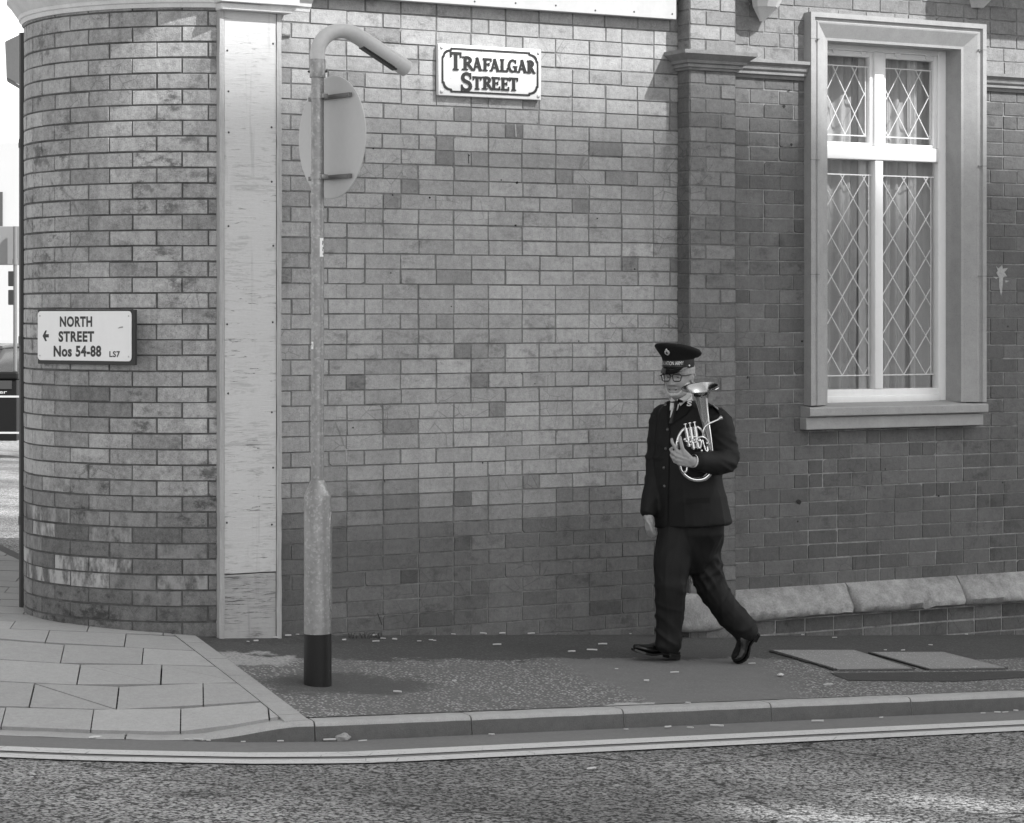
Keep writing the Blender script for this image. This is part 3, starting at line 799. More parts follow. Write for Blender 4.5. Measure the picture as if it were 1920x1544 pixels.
def far_road(x, y): return z_road(x, y) - .35*sst(kerb_y(x)-.1, kerb_y(x)+.25, y)
# road: fine near the kerb, coarse beyond
xsr = [-60, -30, -18] + [-14 + .5*i for i in range(57)] + [20, 40, 90]
ysr = [-60, -40, -25] + [-18 + 1.0*i for i in range(13)] + [-5 + .1*i for i in range(36)] + [-1.2, -.6, 0, 2, 6, 15, 40, 90, 200]
mb = MB(); mb.grid([[(x, y, far_road(x, y)) for x in xsr] for y in ysr])
o = mb.build('road', M_road, None, smooth=True); o['kind'] = 'structure'
def strip(name, mat, pxs, d0, d1, dz, z=z_road, kind='structure'):
    """band parallel to the kerb foot between offsets d0,d1 (metres towards the road)"""
    mb = MB(); rows = []
    X = -13.0
    while X < 15:
        k = kerb_y(X); e = 1e-2; g = (kerb_y(X+.4)-kerb_y(X-.4))/.8; n = V((g, -1)).normalized()
        r_ = []
        for d in (d0, (d0+d1)/2, d1):
            x, y = X + n.x*d, k + n.y*d; w = 0
            r_.append((x, y, z(x, y) + dz))
        rows.append(r_); X += .12
    mb.grid(rows, flip=False); o = mb.build(name, mat, None, smooth=True, fix=True); o['kind'] = kind; return o
t = NT('worn yellow line paint'); gr = t.noise(70, 5, .7); c = t.math('MULTIPLY', t.var((3, .1, None), (30, .12, None)), .56)
crk = t.ramp(t.voro(5, 'DISTANCE_TO_EDGE'), .012, .0); crk = t.math('MULTIPLY', crk, t.ramp(t.noise(1.2, 2), .5, .6))
c = t.mix(t.math('MAXIMUM', t.ramp(gr, .58, .68), crk), c, .17); t.col(c); t.rough(.7); t.bump(gr, .5, .004); M_line = t.m
def line_off(py_l):
    # perpendicular offsets of the two painted lines measured at pixel column 1000
    return None
p1 = [G(1000, y) for y in (1396.3, 1405.5, 1410.3, 1418.8)]
offs = [kerb_y(p.x) - p.y for p in p1]
strip('channel', M_chan, None, -.005, offs[3] - .012, .003)
strip('line_marking', M_line, None, offs[0], offs[1], .007); strip('line_marking', M_line, None, offs[2], offs[3], .007)

# kerb stones, top dropping to the dropped crossing on the left
KW = .125
t = NT('kerb concrete'); c = t.math('MULTIPLY', t.var((2, .18, None), (25, .15, None), (160, .25, None)), .34)
c = t.mix(t.ramp(t.noise(210, 2), .66, .74), c, .42)
t.col(c); t.rough(.85); t.bump(t.math('ADD', t.noise(150, 3), t.noise(40, 3)), .6, .005); M_kerb = t.m
jx = [W(px, 600, -kerb_y(0)).x for px in (884, 1169, 1446, 1708)]
jx = [jx[0] - .815*i for i in range(14, 0, -1)] + jx + [jx[-1] + .83*i for i in range(1, 12)]
mb = MB()
for a, b in zip(jx, jx[1:]):
    rows = []; n = 10
    for i in range(n+1):
        X = lerp(a + .004, b - .004, i/n); k = kerb_y(X); g = (kerb_y(X+.3)-kerb_y(X-.3))/.6; nn = V((g, -1)).normalized()
        zf_, u = z_foot(X), upstand(X); e = noise.noise(V((X*9, 0, 0)))*.003
        r_ = []
        rd = min(.022, u*.6)
        for d, z in ((.012, -.1), (.010, 0), (.0, u-rd), (-.006, u-rd*.35), (-.020, u), (-KW, u + .002), (-KW, -.1)):
            r_.append((X - nn.x*(-d) , k - (-d)*nn.y, zf_ + z + e))
        rows.append(r_)
    mb.grid(rows, caps=True)
    nf = len(rows)-1
M_kface = plain('grimy shaded kerb face', .095, .85, ((5, .3, None), (30, .2, None), (160, .3, None)), .6, bscale=150)  # vertical face: road grime, with its shade also put into the colour
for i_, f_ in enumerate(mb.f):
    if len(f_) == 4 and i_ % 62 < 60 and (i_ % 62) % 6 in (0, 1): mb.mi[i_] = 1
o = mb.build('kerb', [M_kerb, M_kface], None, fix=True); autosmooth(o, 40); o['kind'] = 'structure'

# tarmac pavement right of the flagged corner
KB = [(x, y + .10) for x, y in KP]
inside = (0.0, -.8)
kerb_planes = [hp(KB[i], KB[i+1], inside) for i in range(len(KB)-1)]
ga, gb = G(385, 1206), G(581, 1352)
d = (gb - ga); ga2 = ga - d*2; 
diag_r = hp((ga.x, ga.y), (gb.x, gb.y), (5, -1)); diag_l = hp((ga.x, ga.y), (gb.x, gb.y), (-5, -1))
tar_poly = [(-1.6, .6), (-1.6, KYR+.06), (15, KYR+.06), (15, .6)]
kp2 = [hp((KB[i][0], KB[i][1]), (KB[i+1][0], KB[i+1][1]), inside) for i in range(1, len(KB)-2)]
sheet('tarmac_pavement', tar_poly, z_pave, M_tar, 0.0, .15, [diag_r] + kp2)
flag_poly = [(-13, 60), (-13, KB[0][1]), (1.2, KYR), (3, .8), (16, 60)]
M_sand = plain('joint sand', .12, .95, ((20, .3, None),))
sheet('paving_bed', flag_poly, z_pave, M_sand, -.006, .35, [hp((ga.x, ga.y), (gb.x, gb.y), (-5, -1))] + kp2)
# flagstones
t = NT('concrete flags'); c = t.math('MULTIPLY', t.math('MULTIPLY', t.var((1.2, .10, None), (14, .10, None), (130, .22, None), (45, .18, None)), .36), t.attr('tone'))
c = t.mix(t.ramp(t.noise(170, 2, .6), .66, .74), c, .22); c = t.mix(t.math('MULTIPLY', t.ramp(t.noise(3.2, 4, .65), .62, .72), .3), c, .22)
t.col(c); t.rough(.85); t.bump(t.noise(160, 3), .5, .004); M_flag = t.m
az = TH - radians(7.2); d2 = V((sin(az), cos(az))); d1 = V((d2.y, -d2.x))
o0 = G(84, 1208); o0 = V((o0.x, o0.y))
RW_, RL = .425, .405
edge_in = [(p[0], p[1], p[2], p[3]) for p in kp2]
mb = MB(); rf = random.Random(9)
nd = V((diag_l[2], diag_l[3])).normalized()
dl_in = (diag_l[0] + nd.x*.125, diag_l[1] + nd.y*.125, nd.x, nd.y)
for j in range(-9, 95):
    sh = (j % 2)*RL*.52 + rf.uniform(-.03, .03)
    if j < 3: sh = [0, .195, .06, .25, .12, .30, .0, .2, .1][j % 9]
    for i in range(-30, 30):
        a0, a1 = i*RL + sh + .004, (i+1)*RL + sh - .0015; b0, b1 = j*RW_ + .010, (j+1)*RW_ - .010
        q_ = [tuple(o0 + d1*a + d2*b) for a, b in ((a0,b0),(a1,b0),(a1,b1),(a0,b1))]
        if not all(-13 < p[0] < 12 and p[1] < 45 for p in q_): continue
        parts = [q_]
        if -8 <= j <= -1 and -3 <= i <= 5 and rf.random() < .55:       # flags cut corner to corner for the fall to the dropped kerb
            parts = [[q_[0], q_[1], q_[3]], [q_[1], q_[2], q_[3]]]
            cen = [((p[0][0]+p[1][0]+p[2][0])/3, (p[0][1]+p[1][1]+p[2][1])/3) for p in parts]
            parts = [[(lerp(c_[0], x, .988), lerp(c_[1], y, .988)) for x, y in p] for p, c_ in zip(parts, cen)]
        tn_ = rf.uniform(.90, 1.06)
        for p in parts:
            p = clip(p, [dl_in] + kp2)
            if len(p) < 3: continue
            dz = rf.uniform(0, .004)
            top = [(x, y, z_pave(x, y) + .004 + dz) for x, y in p]; bot = [(x, y, z - .02) for x, y, z in top]
            mb.poly(top, tone=tn_)
            for k in range(len(p)): mb.poly([bot[k], bot[(k+1) % len(p)], top[(k+1) % len(p)], top[k]], tone=tn_*.7)
o = mb.build('flag_paving', M_flag, None, fix=False); o['kind'] = 'structure'
# concrete edging along the diagonal
mb = MB(); dd = (V((gb.x, gb.y)) - V((ga.x, ga.y))); L_ = dd.length; dd.normalize()
s = -.9; 
while s < L_ - .02:
    e = min(s + .46, L_ - .01)
    rows = []
    for i in range(6):
        c = V((ga.x, ga.y)) + dd*lerp(s+.004, e-.004, i/5)
        r_ = []
        for w, zz in ((.004, -.02), (.004, .004), (.116, .004), (.116, -.02)):
            p = c + nd*w; r_.append((p.x, p.y, z_pave(p.x, p.y) + zz))
        rows.append(r_)
    mb.grid(rows, caps=True); s = e
me = mb.mesh('edging'); a = me.attributes.new('tone', 'FLOAT', 'FACE'); a.data.foreach_set('value', [.95]*len(me.polygons))
o = link('edging', me, M_flag); o['kind'] = 'structure'

# tarmac patches (reinstatements), 4 mm proud
def gp(*pts): return [(lambda p: (p.x, p.y))(G(*q_)) for q_ in pts]
def patch(mat, pts, dz, name='tarmac_patch'): return sheet(name, gp(*pts), z_pave, mat, dz, .2, [diag_r] + kp2)
patch(M_tar_dd, [(1556,1263),(1960,1259),(1960,1280),(1800,1279),(1640,1289),(1600,1281)], .003)
# two inspection covers in a dark frame
M_cov = tarmac('infilled cover', .25, .25, .5)
for k, (pts, lab) in enumerate((([(1447,1222.5),(1602,1222.5),(1712,1257),(1570,1258.5)], 'left tarmac-filled inspection cover beside the ragged trench edge'),
                               ([(1632,1226.5),(1768,1226),(1886,1255.5),(1742,1257.5)], 'right smoother inspection cover, farther from the walking man'))):
    g4 = gp(*pts); cx = sum(p[0] for p in g4)/4; cy = sum(p[1] for p in g4)/4
    rt = empty('inspection_cover', (cx, cy, z_pave(cx, cy)), lab, 'manhole cover', 'inspection covers in the pavement')
    mb = MB(); top = [(lerp(cx, x, .985), lerp(cy, y, .985)) for x, y in g4]
    mb.grid([[(x, y, z_pave(x, y)-.01) for x, y in top], [(x, y, z_pave(x, y)+.012) for x, y in top]], closed_u=True, caps=True)
    mb.build('lid', M_cov, rt, fix=True)
    mb = MB()
    for a, b in zip(g4, g4[1:]+g4[:1]):
        A, B = V((*a, 0)), V((*b, 0)); dv = (B-A).normalized(); nv = V((dv.y, -dv.x, 0)); nv = nv if (A - V((cx,cy,0))).dot(nv) > 0 else -nv
        n = max(3, int((B-A).length/.03)); rows = []
        for i in range(n+1):
            p = A.lerp(B, i/n); w = .013 + (.020*random.random() if k == 0 and a == g4[3] else .004*random.random())
            rows.append([(p.x + nv.x*o_, p.y + nv.y*o_, z_pave(p.x, p.y) + zz) for o_, zz in ((0, .004), (.004, .0095), (w, .0095), (w+.004, .004))])
        mb.grid(rows)
    mb.build('frame', M_iron, rt, fix=True)
# ---------------------------------------------------------------- lettering helpers
def text2d(s, bold=0.0, space=1.0, width=1.0):
    """triangulated outline of built-in type, fitted so that the box is 0..w, 0..h"""
    cu = bpy.data.curves.new('t', 'FONT'); cu.body = s; cu.size = 1; cu.offset = bold; cu.space_character = space; cu.resolution_u = 4
    o = bpy.data.objects.new('t', cu); COL.objects.link(o); dg = bpy.context.evaluated_depsgraph_get()
    me = bpy.data.meshes.new_from_object(o.evaluated_get(dg)); vs = [(v.co.x, v.co.y) for v in me.vertices]; fs = [tuple(p.vertices) for p in me.polygons]
    bpy.data.objects.remove(o); bpy.data.curves.remove(cu); bpy.data.meshes.remove(me)
    x0 = min(v[0] for v in vs); x1 = max(v[0] for v in vs); y0 = min(v[1] for v in vs); y1 = max(v[1] for v in vs)
    return [((x-x0)/(x1-x0), (y-y0)/(y1-y0)) for x, y in vs], fs
def put_text(mb, s, f, bold=0.0, space=1.0, depth=0.0):
    vs, fs = text2d(s, bold, space)
    pts = [f(u, v) for u, v in vs]
    i = len(mb.v); mb.v += [tuple(p) for p in pts]
    for q in fs: mb.f.append(tuple(i+k for k in q)); mb.mi.append(0)

# ---------------------------------------------------------------- cast street sign
M_signw = NT('old sign enamel'); t = M_signw
c = t.math('MULTIPLY', t.var((4, .08, None), (40, .08, None)), .70); c = t.mix(t.math('MULTIPLY', t.ramp(t.noise(26, 4, .7), .60, .70), .55), c, .22)
t.col(c); t.rough(.5); t.bump(t.noise(60, 4), .4, .003); M_signw = t.m
M_signb = plain('black sign paint', .028, .45, ((30, .3, None),), .3)
M_white = plain('white sign enamel', .74, .35, ((3, .04, None), (40, .03, None), (9, .06, (1, 1, .1))))
SGO = .035
cTL, cTR, cBR, cBL = W(822, 82, SGO), W(1015, 93, SGO), W(1014.5, 187, SGO), W(821, 180, SGO)
sx0, sx1, sz0, sz1 = cTL.x, cTR.x, (cBL.z + cBR.z)/2, (cTL.z + cTR.z)/2
SG = empty('street_sign', ((sx0+sx1)/2, -SGO, sz0), 'old cast street sign reading TRAFALGAR STREET, raised black letters in a black notched border', 'street sign')
mb = MB(); mb.box(sx0, sx1, -SGO, -.002, sz0, sz1, .006); o = mb.build('plate', M_signw, SG); autosmooth(o, 40)
mb = MB(); w, h = sx1-sx0, sz1-sz0
mx, mz, nx_, nz_ = .030*w, .066*h, .080*w, .160*h
def outline(e):
    a, b, c_, d_ = sx0+mx+e, sx1-mx-e, sz0+mz+e, sz1-mz-e; k = .030*w
    pts = []
    def corner(cx, cz, sx, sz):
        # stepped, hollowed corner
        arc = [(cx + sx*(nx_+k*.2), cz), (cx + sx*nx_, cz + sz*nz_*.18)]
        for i in range(6):
            q_ = i/5*pi/2; arc.append((cx + sx*(nx_ - nx_*.86*sin(q_))*1.0, cz + sz*(nz_*.22 + nz_*.75*(1-cos(q_)))))
        arc.append((cx, cz + sz*(nz_*1.12)))
        return arc
    pts += corner(a, d_, 1, -1)[::-1]; pts += corner(b, d_, -1, -1); pts += corner(b, c_, -1, 1)[::-1]; pts += corner(a, c_, 1, 1)
    return pts
o1, o2 = outline(0), outline(.0105)
mb.grid([[(p[0], -SGO+.001, p[1]) for p in o1], [(p[0], -SGO-.004, p[1]) for p in o1], [(p[0], -SGO-.004, p[1]) for p in o2], [(p[0], -SGO+.001, p[1]) for p in o2]], closed_u=True)
mb.build('border', M_signb, SG, fix=True)
def stroke(mb, pts, w, x0, z0, sx, sz, y, dep):
    """thick open stroke in a letter box; w = width or list (metres)"""
    pts = [(x0 + p[0]*sx, z0 + p[1]*sz) for p in pts]; n = len(pts)
    if not hasattr(w, '__len__'): w = [w]*n
    L_, R_ = [], []
    for i, p in enumerate(pts):
        a, b = pts[max(i-1, 0)], pts[min(i+1, n-1)]; dx, dz = b[0]-a[0], b[1]-a[1]; l = sqrt(dx*dx+dz*dz) or 1
        nx, nz = -dz/l*w[i]/2, dx/l*w[i]/2
        L_.append((p[0]+nx, p[1]+nz)); R_.append((p[0]-nx, p[1]-nz))
    mb.grid([[(a[0], y+dep, a[1]), (a[0], y, a[1]), (b[0], y, b[1]), (b[0], y+dep, b[1])] for a, b in zip(L_, R_)], caps=True)
def arcp(cx, cz, rx, rz, a0, a1, n=12): return [(cx + rx*cos(radians(lerp(a0, a1, i/n))), cz + rz*sin(radians(lerp(a0, a1, i/n)))) for i in range(n+1)]
def letter(mb, ch, x0, x1, z0, z1, y):
    sx, sz = x1-x0, z1-z0; B = sz*.235; Tn = sz*.150; sf = sz*.115; st = [0]
    if ch in 'TS' and sz > .085: B, Tn, sf = sz*.205, sz*.135, sz*.10
    def S(pts, w): st[0] += 1; stroke(mb, pts, w, x0, z0, sx, sz, y - .00025*st[0], .006)
    def serif(cx, cz, hw): S([(cx-hw, cz), (cx+hw, cz)], sf)
    hs = sf/sz/2
    if ch == 'T':
        S([(.5, 0), (.5, 1)], B); S([(0, 1-Tn/sz/2), (1, 1-Tn/sz/2)], Tn); S([(.05, 1), (.04, .70)], [sf*1.3, sf*.8]); S([(.95, 1), (.96, .70)], [sf*1.3, sf*.8]); serif(.5, hs, .27)
    elif ch == 'R':
        S([(.26, 0), (.26, 1)], B); S(arcp(.26, .735, .42, .225, 90, -90), [Tn]+[lerp(Tn, B, sin(pi*i/12)) for i in range(1, 12)]+[Tn])
        S([(.42, .52), (.62, .30), (.80, .08), (1.0, .03)], [B*.8, B*.95, B*.8, sf*.8]); serif(.24, hs, .24); S([(.02, 1-hs), (.30, 1-hs)], sf)
    elif ch == 'A':
        S([(.50, 1), (.17, 0)], Tn); S([(.46, 1), (.83, 0)], B); S([(.27, .30), (.68, .30)], Tn*.9); serif(.15, hs, .15); serif(.83, hs, .17)
    elif ch == 'F':
        S([(.28, 0), (.28, 1)], B); S([(.02, 1-Tn/sz/2), (.98, 1-Tn/sz/2)], Tn); S([(.3, .53), (.72, .53)], Tn); S([(.94, 1), (.96, .72)], [sf*1.2, sf*.7]); S([(.73, .66), (.73, .40)], sf*.8); serif(.30, hs, .27)
    elif ch == 'L':
        S([(.30, 0), (.30, 1)], B); S([(.03, Tn/sz/2), (.97, Tn/sz/2)], Tn); S([(.93, 0), (.96, .34)], [sf*1.3, sf*.7]); serif(.30, 1-hs, .27)
    elif ch == 'E':
        S([(.28, 0), (.28, 1)], B); S([(.02, 1-Tn/sz/2), (.93, 1-Tn/sz/2)], Tn); S([(.3, .52), (.72, .52)], Tn); S([(.02, Tn/sz/2), (.96, Tn/sz/2)], Tn)
        S([(.89, 1), (.91, .74)], [sf*1.2, sf*.7]); S([(.73, .65), (.73, .39)], sf*.8); S([(.92, 0), (.96, .30)], [sf*1.3, sf*.7])
    elif ch == 'G':
        S(arcp(.50, .5, .41, .44, 50, 330, 18), [Tn]+[lerp(Tn, B, max(0, sin(pi*(i-1)/14))) for i in range(1, 18)]+[B]); S([(.80, .02), (.80, .46)], B*.9); S([(.52, .45), (1.0, .45)], sf); S([(.80, .98), (.80, .68)], [sf, sf*.8])
    elif ch == 'S':
        S(arcp(.50, .735, .36, .215, 20, 255, 12) + arcp(.46, .27, .40, .225, 78, -165, 12), [Tn*.9]+[lerp(Tn, B, clamp(sin(pi*i/26)*1.3)) for i in range(1, 25)]+[Tn*.9]); S([(.86, 1), (.86, .66)], [sf*.8, sf]); S([(.06, .34), (.04, -.02)], [sf, sf*.8])
mb = MB(); RX, RY = lambda x: 810 + x/8.727, lambda y: 70 + y/8.727
def put(ch, xa, xb, ytop, ybot):
    xa, xb = 985 + (xa-985)*.968, 985 + (xb-985)*.968; a, b = W(RX(xa), RY((ytop+ybot)/2), SGO).x, W(RX(xb), RY((ytop+ybot)/2), SGO).x
    c_ = RX((xa+xb)/2); letter(mb, ch, a, b, W(c_, RY(ybot), SGO).z, W(c_, RY(ytop), SGO).z, -SGO-.005)
for ch, xa, xb, yt, yb in [('T',275,455,243,545),('R',468,685,318,545),('A',645,812,333,550),('F',820,968,345,558),('A',938,1112,355,563),('L',1112,1242,360,572),('G',1252,1408,368,578),('A',1402,1572,372,585),('R',1568,1712,383,598),
                           ('S',458,640,582,882),('T',658,795,642,862),('R',808,1000,648,862),('E',970,1112,652,868),('E',1128,1262,660,878),('T',1278,1412,662,882)]:
    put(ch, xa, xb, yt, yb)
mb.build('lettering', M_signb, SG, fix=True)
M_bolt = plain('painted bolt', .5, .5, ((60, .3, None),))
for x, z in ((sx0+.03*w, sz0+.075*h), (sx1-.03*w, sz0+.075*h), (sx0+.03*w, sz1-.075*h), (sx1-.03*w, sz1-.075*h)):
    mb = MB(); mb.ball((x, -SGO-.001, z), .011, .007, .011, 6); mb.build('bolt', M_bolt, SG, smooth=True)

# ---------------------------------------------------------------- white street sign on the tower
ph = radians(41); n1 = tn(ph); p0 = TC + n1*(TR + .030); e1 = V((0,0,1)).cross(n1) ; e1 = e1 if e1.dot(CR) > 0 else -e1
def SP(px, py, off=0.0): return PL(px, py, p0 + n1*off, n1)
RX2, RY2 = lambda x: 60 + x/9.6, lambda y: 570 + y/9.6
cen = SP(RX2(948), RY2(590)); 
sL, sR = SP(RX2(105), 630), SP(RX2(1790), 630); hw = (sR-sL).length/2; cen = (sL+sR)/2
zt_ = (SP(RX2(110), RY2(130)).z + SP(RX2(1785), RY2(135)).z)/2; zb_ = (SP(RX2(110), RY2(1005)).z + SP(RX2(1785), RY2(1048)).z)/2
hh = (zt_-zb_)/2; cen = V((cen.x, cen.y, (zt_+zb_)/2))
NS = empty('street_sign', tuple(cen), 'white modern street sign with an arrow reading NORTH STREET Nos 54-88 on the rounded tower', 'street sign')
def rrect(hw, hh, r, n=5):
    pts = []
    for cx, cz, a0 in ((hw-r, hh-r, 0), (-hw+r, hh-r, 90), (-hw+r, -hh+r, 180), (hw-r, -hh+r, 270)):
        for i in range(n+1): a = radians(a0 + 90*i/n); pts.append((cx + r*cos(a), cz + r*sin(a)))
    return pts
def plate(name, hw, hh, r, o0, o1, mat, dz=0.0, dx=0.0):
    mb = MB(); ps_ = rrect(hw, hh, r); k = .0015
    pk_ = rrect(hw-k, hh-k, r)
    f = lambda p, o: tuple(cen + e1*(p[0]+dx) + V((0,0,p[1]+dz)) + n1*o)
    mb.grid([[f(p, o0) for p in ps_], [f(p, o1-k) for p in ps_], [f(p, o1) for p in pk_]], closed_u=True, caps=True)
    return mb.build(name, mat, NS, fix=True)
plate('backing_board', hw + .012, hh + .014, .004, -.022, -.003, plain('black backing board', .03, .6), -.006, .008)
plate('plate', hw, hh, .022, -.002, .002, M_white)
mb = MB()
def fit(s, x0, x1, y0, y1, bold, space=1.0):
    def f(u, v):
        px, py = RX2(lerp(x0, x1, u)), RY2(lerp(y1, y0, v)); return SP(px, py, .0028)
    put_text(mb, s, f, bold, space)
fit('NORTH', 500, 1082, 225, 418, .042, 1.1); fit('STREET', 477, 1118, 492, 688, .042, 1.1); fit('Nos 54-88', 388, 1246, 752, 955, .040, 1.08); fit('LS7', 1392, 1584, 852, 962, .030, 1.08)
ar = lambda pts: mb.poly([SP(RX2(x), RY2(y), .0028) for x, y in pts])
mb.build('lettering', M_signb, NS, fix=True); mb = MB()
ar([(190,580),(238,482),(268,478),(232,580)]); ar([(190,580),(232,580),(268,670),(238,672)]); ar([(232,548),(302,546),(302,605),(232,607)])
mb.build('arrow', M_signb, NS, fix=True)
mb = MB()
for k in range(3): ar([(1545+12*k,438-9*k),(1638,425-9*k),(1638,430-9*k),(1545+12*k,443-9*k)])
mb.build('graffiti_tag', plain('faint pen mark', .12, .6), NS)
for sx_, sz_ in ((-1, 1), (1, 1), (-1, -1), (1, -1)):
    mb = MB(); mb.ball(cen + e1*sx_*(hw-.018) + V((0,0,sz_*(hh-.026))) + n1*.002, .005, .005, .005, 5); mb.build('screw', M_bolt, NS)

# ---------------------------------------------------------------- post with swan-neck lamp and round sign
pb = G(595.5, 1284); PY = (pb - CAM).dot(CF); sc = FPX/PY
def pz(py): return CAM.z + (YH - py)*PY/FPX
t = NT('galvanised steel'); sp1 = t.voro(95, 'F1', 'Color'); s_ = t.n.new('ShaderNodeSeparateColor'); t.l.new(sp1, s_.inputs[0])
c = t.math('MULTIPLY', t.var((9, .25, None), (35, .25, None), (8, .4, (1, 1, .1))), .25); c = t.mix(t.math('MULTIPLY', t.ramp(s_.outputs[0], .72, .95), .45), c, .42)
t.col(c); t.b.inputs['Metallic'].default_value = .65; t.rough(t.ramp(t.noise(30, 3), .3, .7, .38, .60)); t.bump(t.noise(90, 3), .25, .003); M_galv = t.m
M_greyp = plain('grey lamp paint', .44, .35, ((7, .12, None), (60, .1, None)), .08)
M_greyb = plain('grey sign back', .44, .5, ((2, .06, None), (40, .05, None)), metal=.15)
t = NT('scuffed black paint'); c = t.mix(t.ramp(t.noise(24, 4, .75, sc=(1, 1, .6)), .66, .72), .012, .16); t.col(c); t.rough(.45); t.spec(.25); t.bump(t.noise(50, 3), .3, .004); M_blk = t.m
LP = empty('lamp_post', tuple(pb), 'grey galvanised post with a swan-neck lamp and the back of a round sign', 'lamp post')
def cyl(prof, name, mat, n=40):
    mb = MB(); mb.grid([[(pb.x + r*cos(2*pi*k/n), pb.y + r*sin(2*pi*k/n), z) for k in range(n)] for z, r in prof], closed_u=True, caps=True)
    o = mb.build(name, mat, LP); autosmooth(o, 30); return o
zband, zs0, zs1, zcol0, zcol1 = pz(1188), pz(926), pz(902), pz(146), pz(113)
cyl([(pb.z-.05, .0695), (pb.z+.006, .0695), (zband, .0685)], 'painted_band', M_blk)
cyl([(zband+.0005, .0675), (zs0-.012, .0675), (zs0-.004, .0665), (zs0, .064), (zs1, .036), (zs1+.004, .033)], 'base', M_galv)
cyl([(zs1-.01, .0320), (zcol0+.01, .0315)], 'pole', M_galv)
COLL = cyl([(zcol0, .0385), (zcol0+.004, .0395), (zcol1, .0395), (zcol1+.004, .0375)], 'collar', M_galv)
for a in (0, 180):
    mb = MB(); b_ = V((pb.x, pb.y, (zcol0+.03))) + CR*(.042*cos(radians(a))); mb.ball(b_, .008, .008, .006, 6); mb.build('bolt', M_iron, COLL)
hd = CF*cos(radians(53)) + CR*sin(radians(53))
ctr = [(592.5, 116), (592.5, 98), (596, 84), (603.5, 72), (614, 63.5), (627, 59.2), (641, 59), (654, 63), (668, 71), (688, 84.5), (714, 102), (753, 128.5)]
pth = []
for px, py in ctr:
    L_ = (px-592.5)/sc/sin(radians(53)); pth.append(V((pb.x, pb.y, 0)) + hd*L_ + V((0, 0, CAM.z + (YH-py)*(PY + L_*cos(radians(53)))/FPX)))
def smooth_path(p, n=5):
    out = []
    for i in range(len(p)-1):
        a, b, c_, d_ = p[max(i-1,0)], p[i], p[i+1], p[min(i+2,len(p)-1)]
        for k in range(n):
            u = k/n; out.append(.5*((2*b) + (c_-a)*u + (2*a-5*b+4*c_-d_)*u*u + (3*b-a-3*c_+d_)*u**3))
    return out + [p[-1]]
sp_ = smooth_path(pth)
mb = MB(); nl_ = len(sp_); mb.tube(sp_, [.0375 if i < nl_*.55 else lerp(.0375, .0415, clamp((i/nl_-.55)/.1)) for i in range(nl_)], 24)
NECK = mb.build('swan_neck_lamp', M_greyp, LP, fix=True); autosmooth(NECK, 40)
ed = (sp_[-1]-sp_[-8]).normalized(); dn = (V((0,0,-1)) - ed*ed.dot(V((0,0,-1)))).normalized(); sd_ = ed.cross(dn)
mb = MB(); mb.obox(sp_[-1] - ed*.17 + dn*.037, ed, sd_, dn, .115, .022, .008, .003); mb.build('lens', plain('dark lamp lens', .03, .2), NECK)
mb = MB(); mb.tube([sp_[-1]-ed*.075, sp_[-1]+ed*.004], [.043, .043], 24); o = mb.build('end_cap', M_greyp, NECK, fix=True); autosmooth(o)
M_brk = plain('dark bracket', .14, .5, ((40, .2, None),), metal=.3)
# round sign plate seen from behind
er = V((0,0,1)).cross(hd); er = er if er.dot(CR) > 0 else -er
rc = V((pb.x, pb.y, pz(257))) + hd*.082; r_ = .306
mb = MB(); nn = 72
def circ(r, o): return [tuple(rc + er*r*cos(2*pi*k/nn) + V((0,0,r*sin(2*pi*k/nn))) + hd*o) for k in range(nn)]
mb.grid([circ(r_-.012, 0), circ(r_-.004, -.001), circ(r_, .0005), circ(r_, .004)], closed_u=True, caps=True)
RS = mb.build('round_sign', [M_greyb], LP, fix=True); autosmooth(RS, 30)
mb = MB(); mb.grid([circ(r_-.002, .0052), circ(.27, .0055), circ(.01, .0055)], closed_u=True, caps=True); mb.build('sign_face', M_white, RS, fix=True)
for py in (181, 332):
    zz = pz(py) + .0
    mb = MB(); c_ = V((rc.x, rc.y, zz)) + hd*-.010
    mb.obox(c_, er, hd, V((0,0,1)), .185, .010, .0105, .001); mb.obox(c_ - hd*.0115, er, hd, V((0,0,1)), .178, .002, .0035)
    BRK = mb.build('bracket', M_brk, RS)
    mb = MB(); n = 30
    mb.grid([[(pb.x + r*cos(2*pi*k/n), pb.y + r*sin(2*pi*k/n), z) for k in range(n)] for z, r in ((zz-.013, .0330), (zz-.013, .0360), (zz+.013, .0360), (zz+.013, .0330))], closed_u=True)
    for s in (-1, 1): mb.obox(V((pb.x, pb.y, zz)) + er*.042*s + hd*.012, er, hd, V((0,0,1)), .010, .016, .011, .002)
    o = mb.build('clip', M_galv, RS, fix=True); autosmooth(o)
# access door on the base
def arcplate(r0, r1, a0, a1, z0, z1, ro, n=14):
    pts = []
    for cx, cz, b0 in ((1, 1, 0), (0, 1, 90), (0, 0, 180), (1, 0, 270)):
        for i in range(5):
            b = radians(b0 + 90*i/4); u = (a1 - ro[0] if cx else a0 + ro[0]) + ro[0]*cos(b); v = (z1 - ro[1] if cz else z0 + ro[1]) + ro[1]*sin(b); pts.append((u, v))
    f = lambda p, r: tuple(V((pb.x, pb.y, p[1])) + (CR*sin(p[0]) - CF*cos(p[0]))*r)
    return pts, f
mb = MB(); n = 20; rows = []
for i in range(41):
    z = lerp(pz(1146), pz(960), i/40); rows_ = []
    e = min(i, 40-i)/5; sh = lerp(.30, 0, clamp(e)**.5)
    for k in range(n+1):
        a = lerp(1.02 + sh, 2.6, k/n); rows_.append(tuple(V((pb.x, pb.y, z)) + (CR*sin(a) - CF*cos(a))*(.0715 if 0 < k else .066)))
    rows.append(rows_)
mb.grid(rows); o = mb.build('access_door', M_galv, LP); autosmooth(o, 40)
M_stk = plain('white sticker', .78, .5)
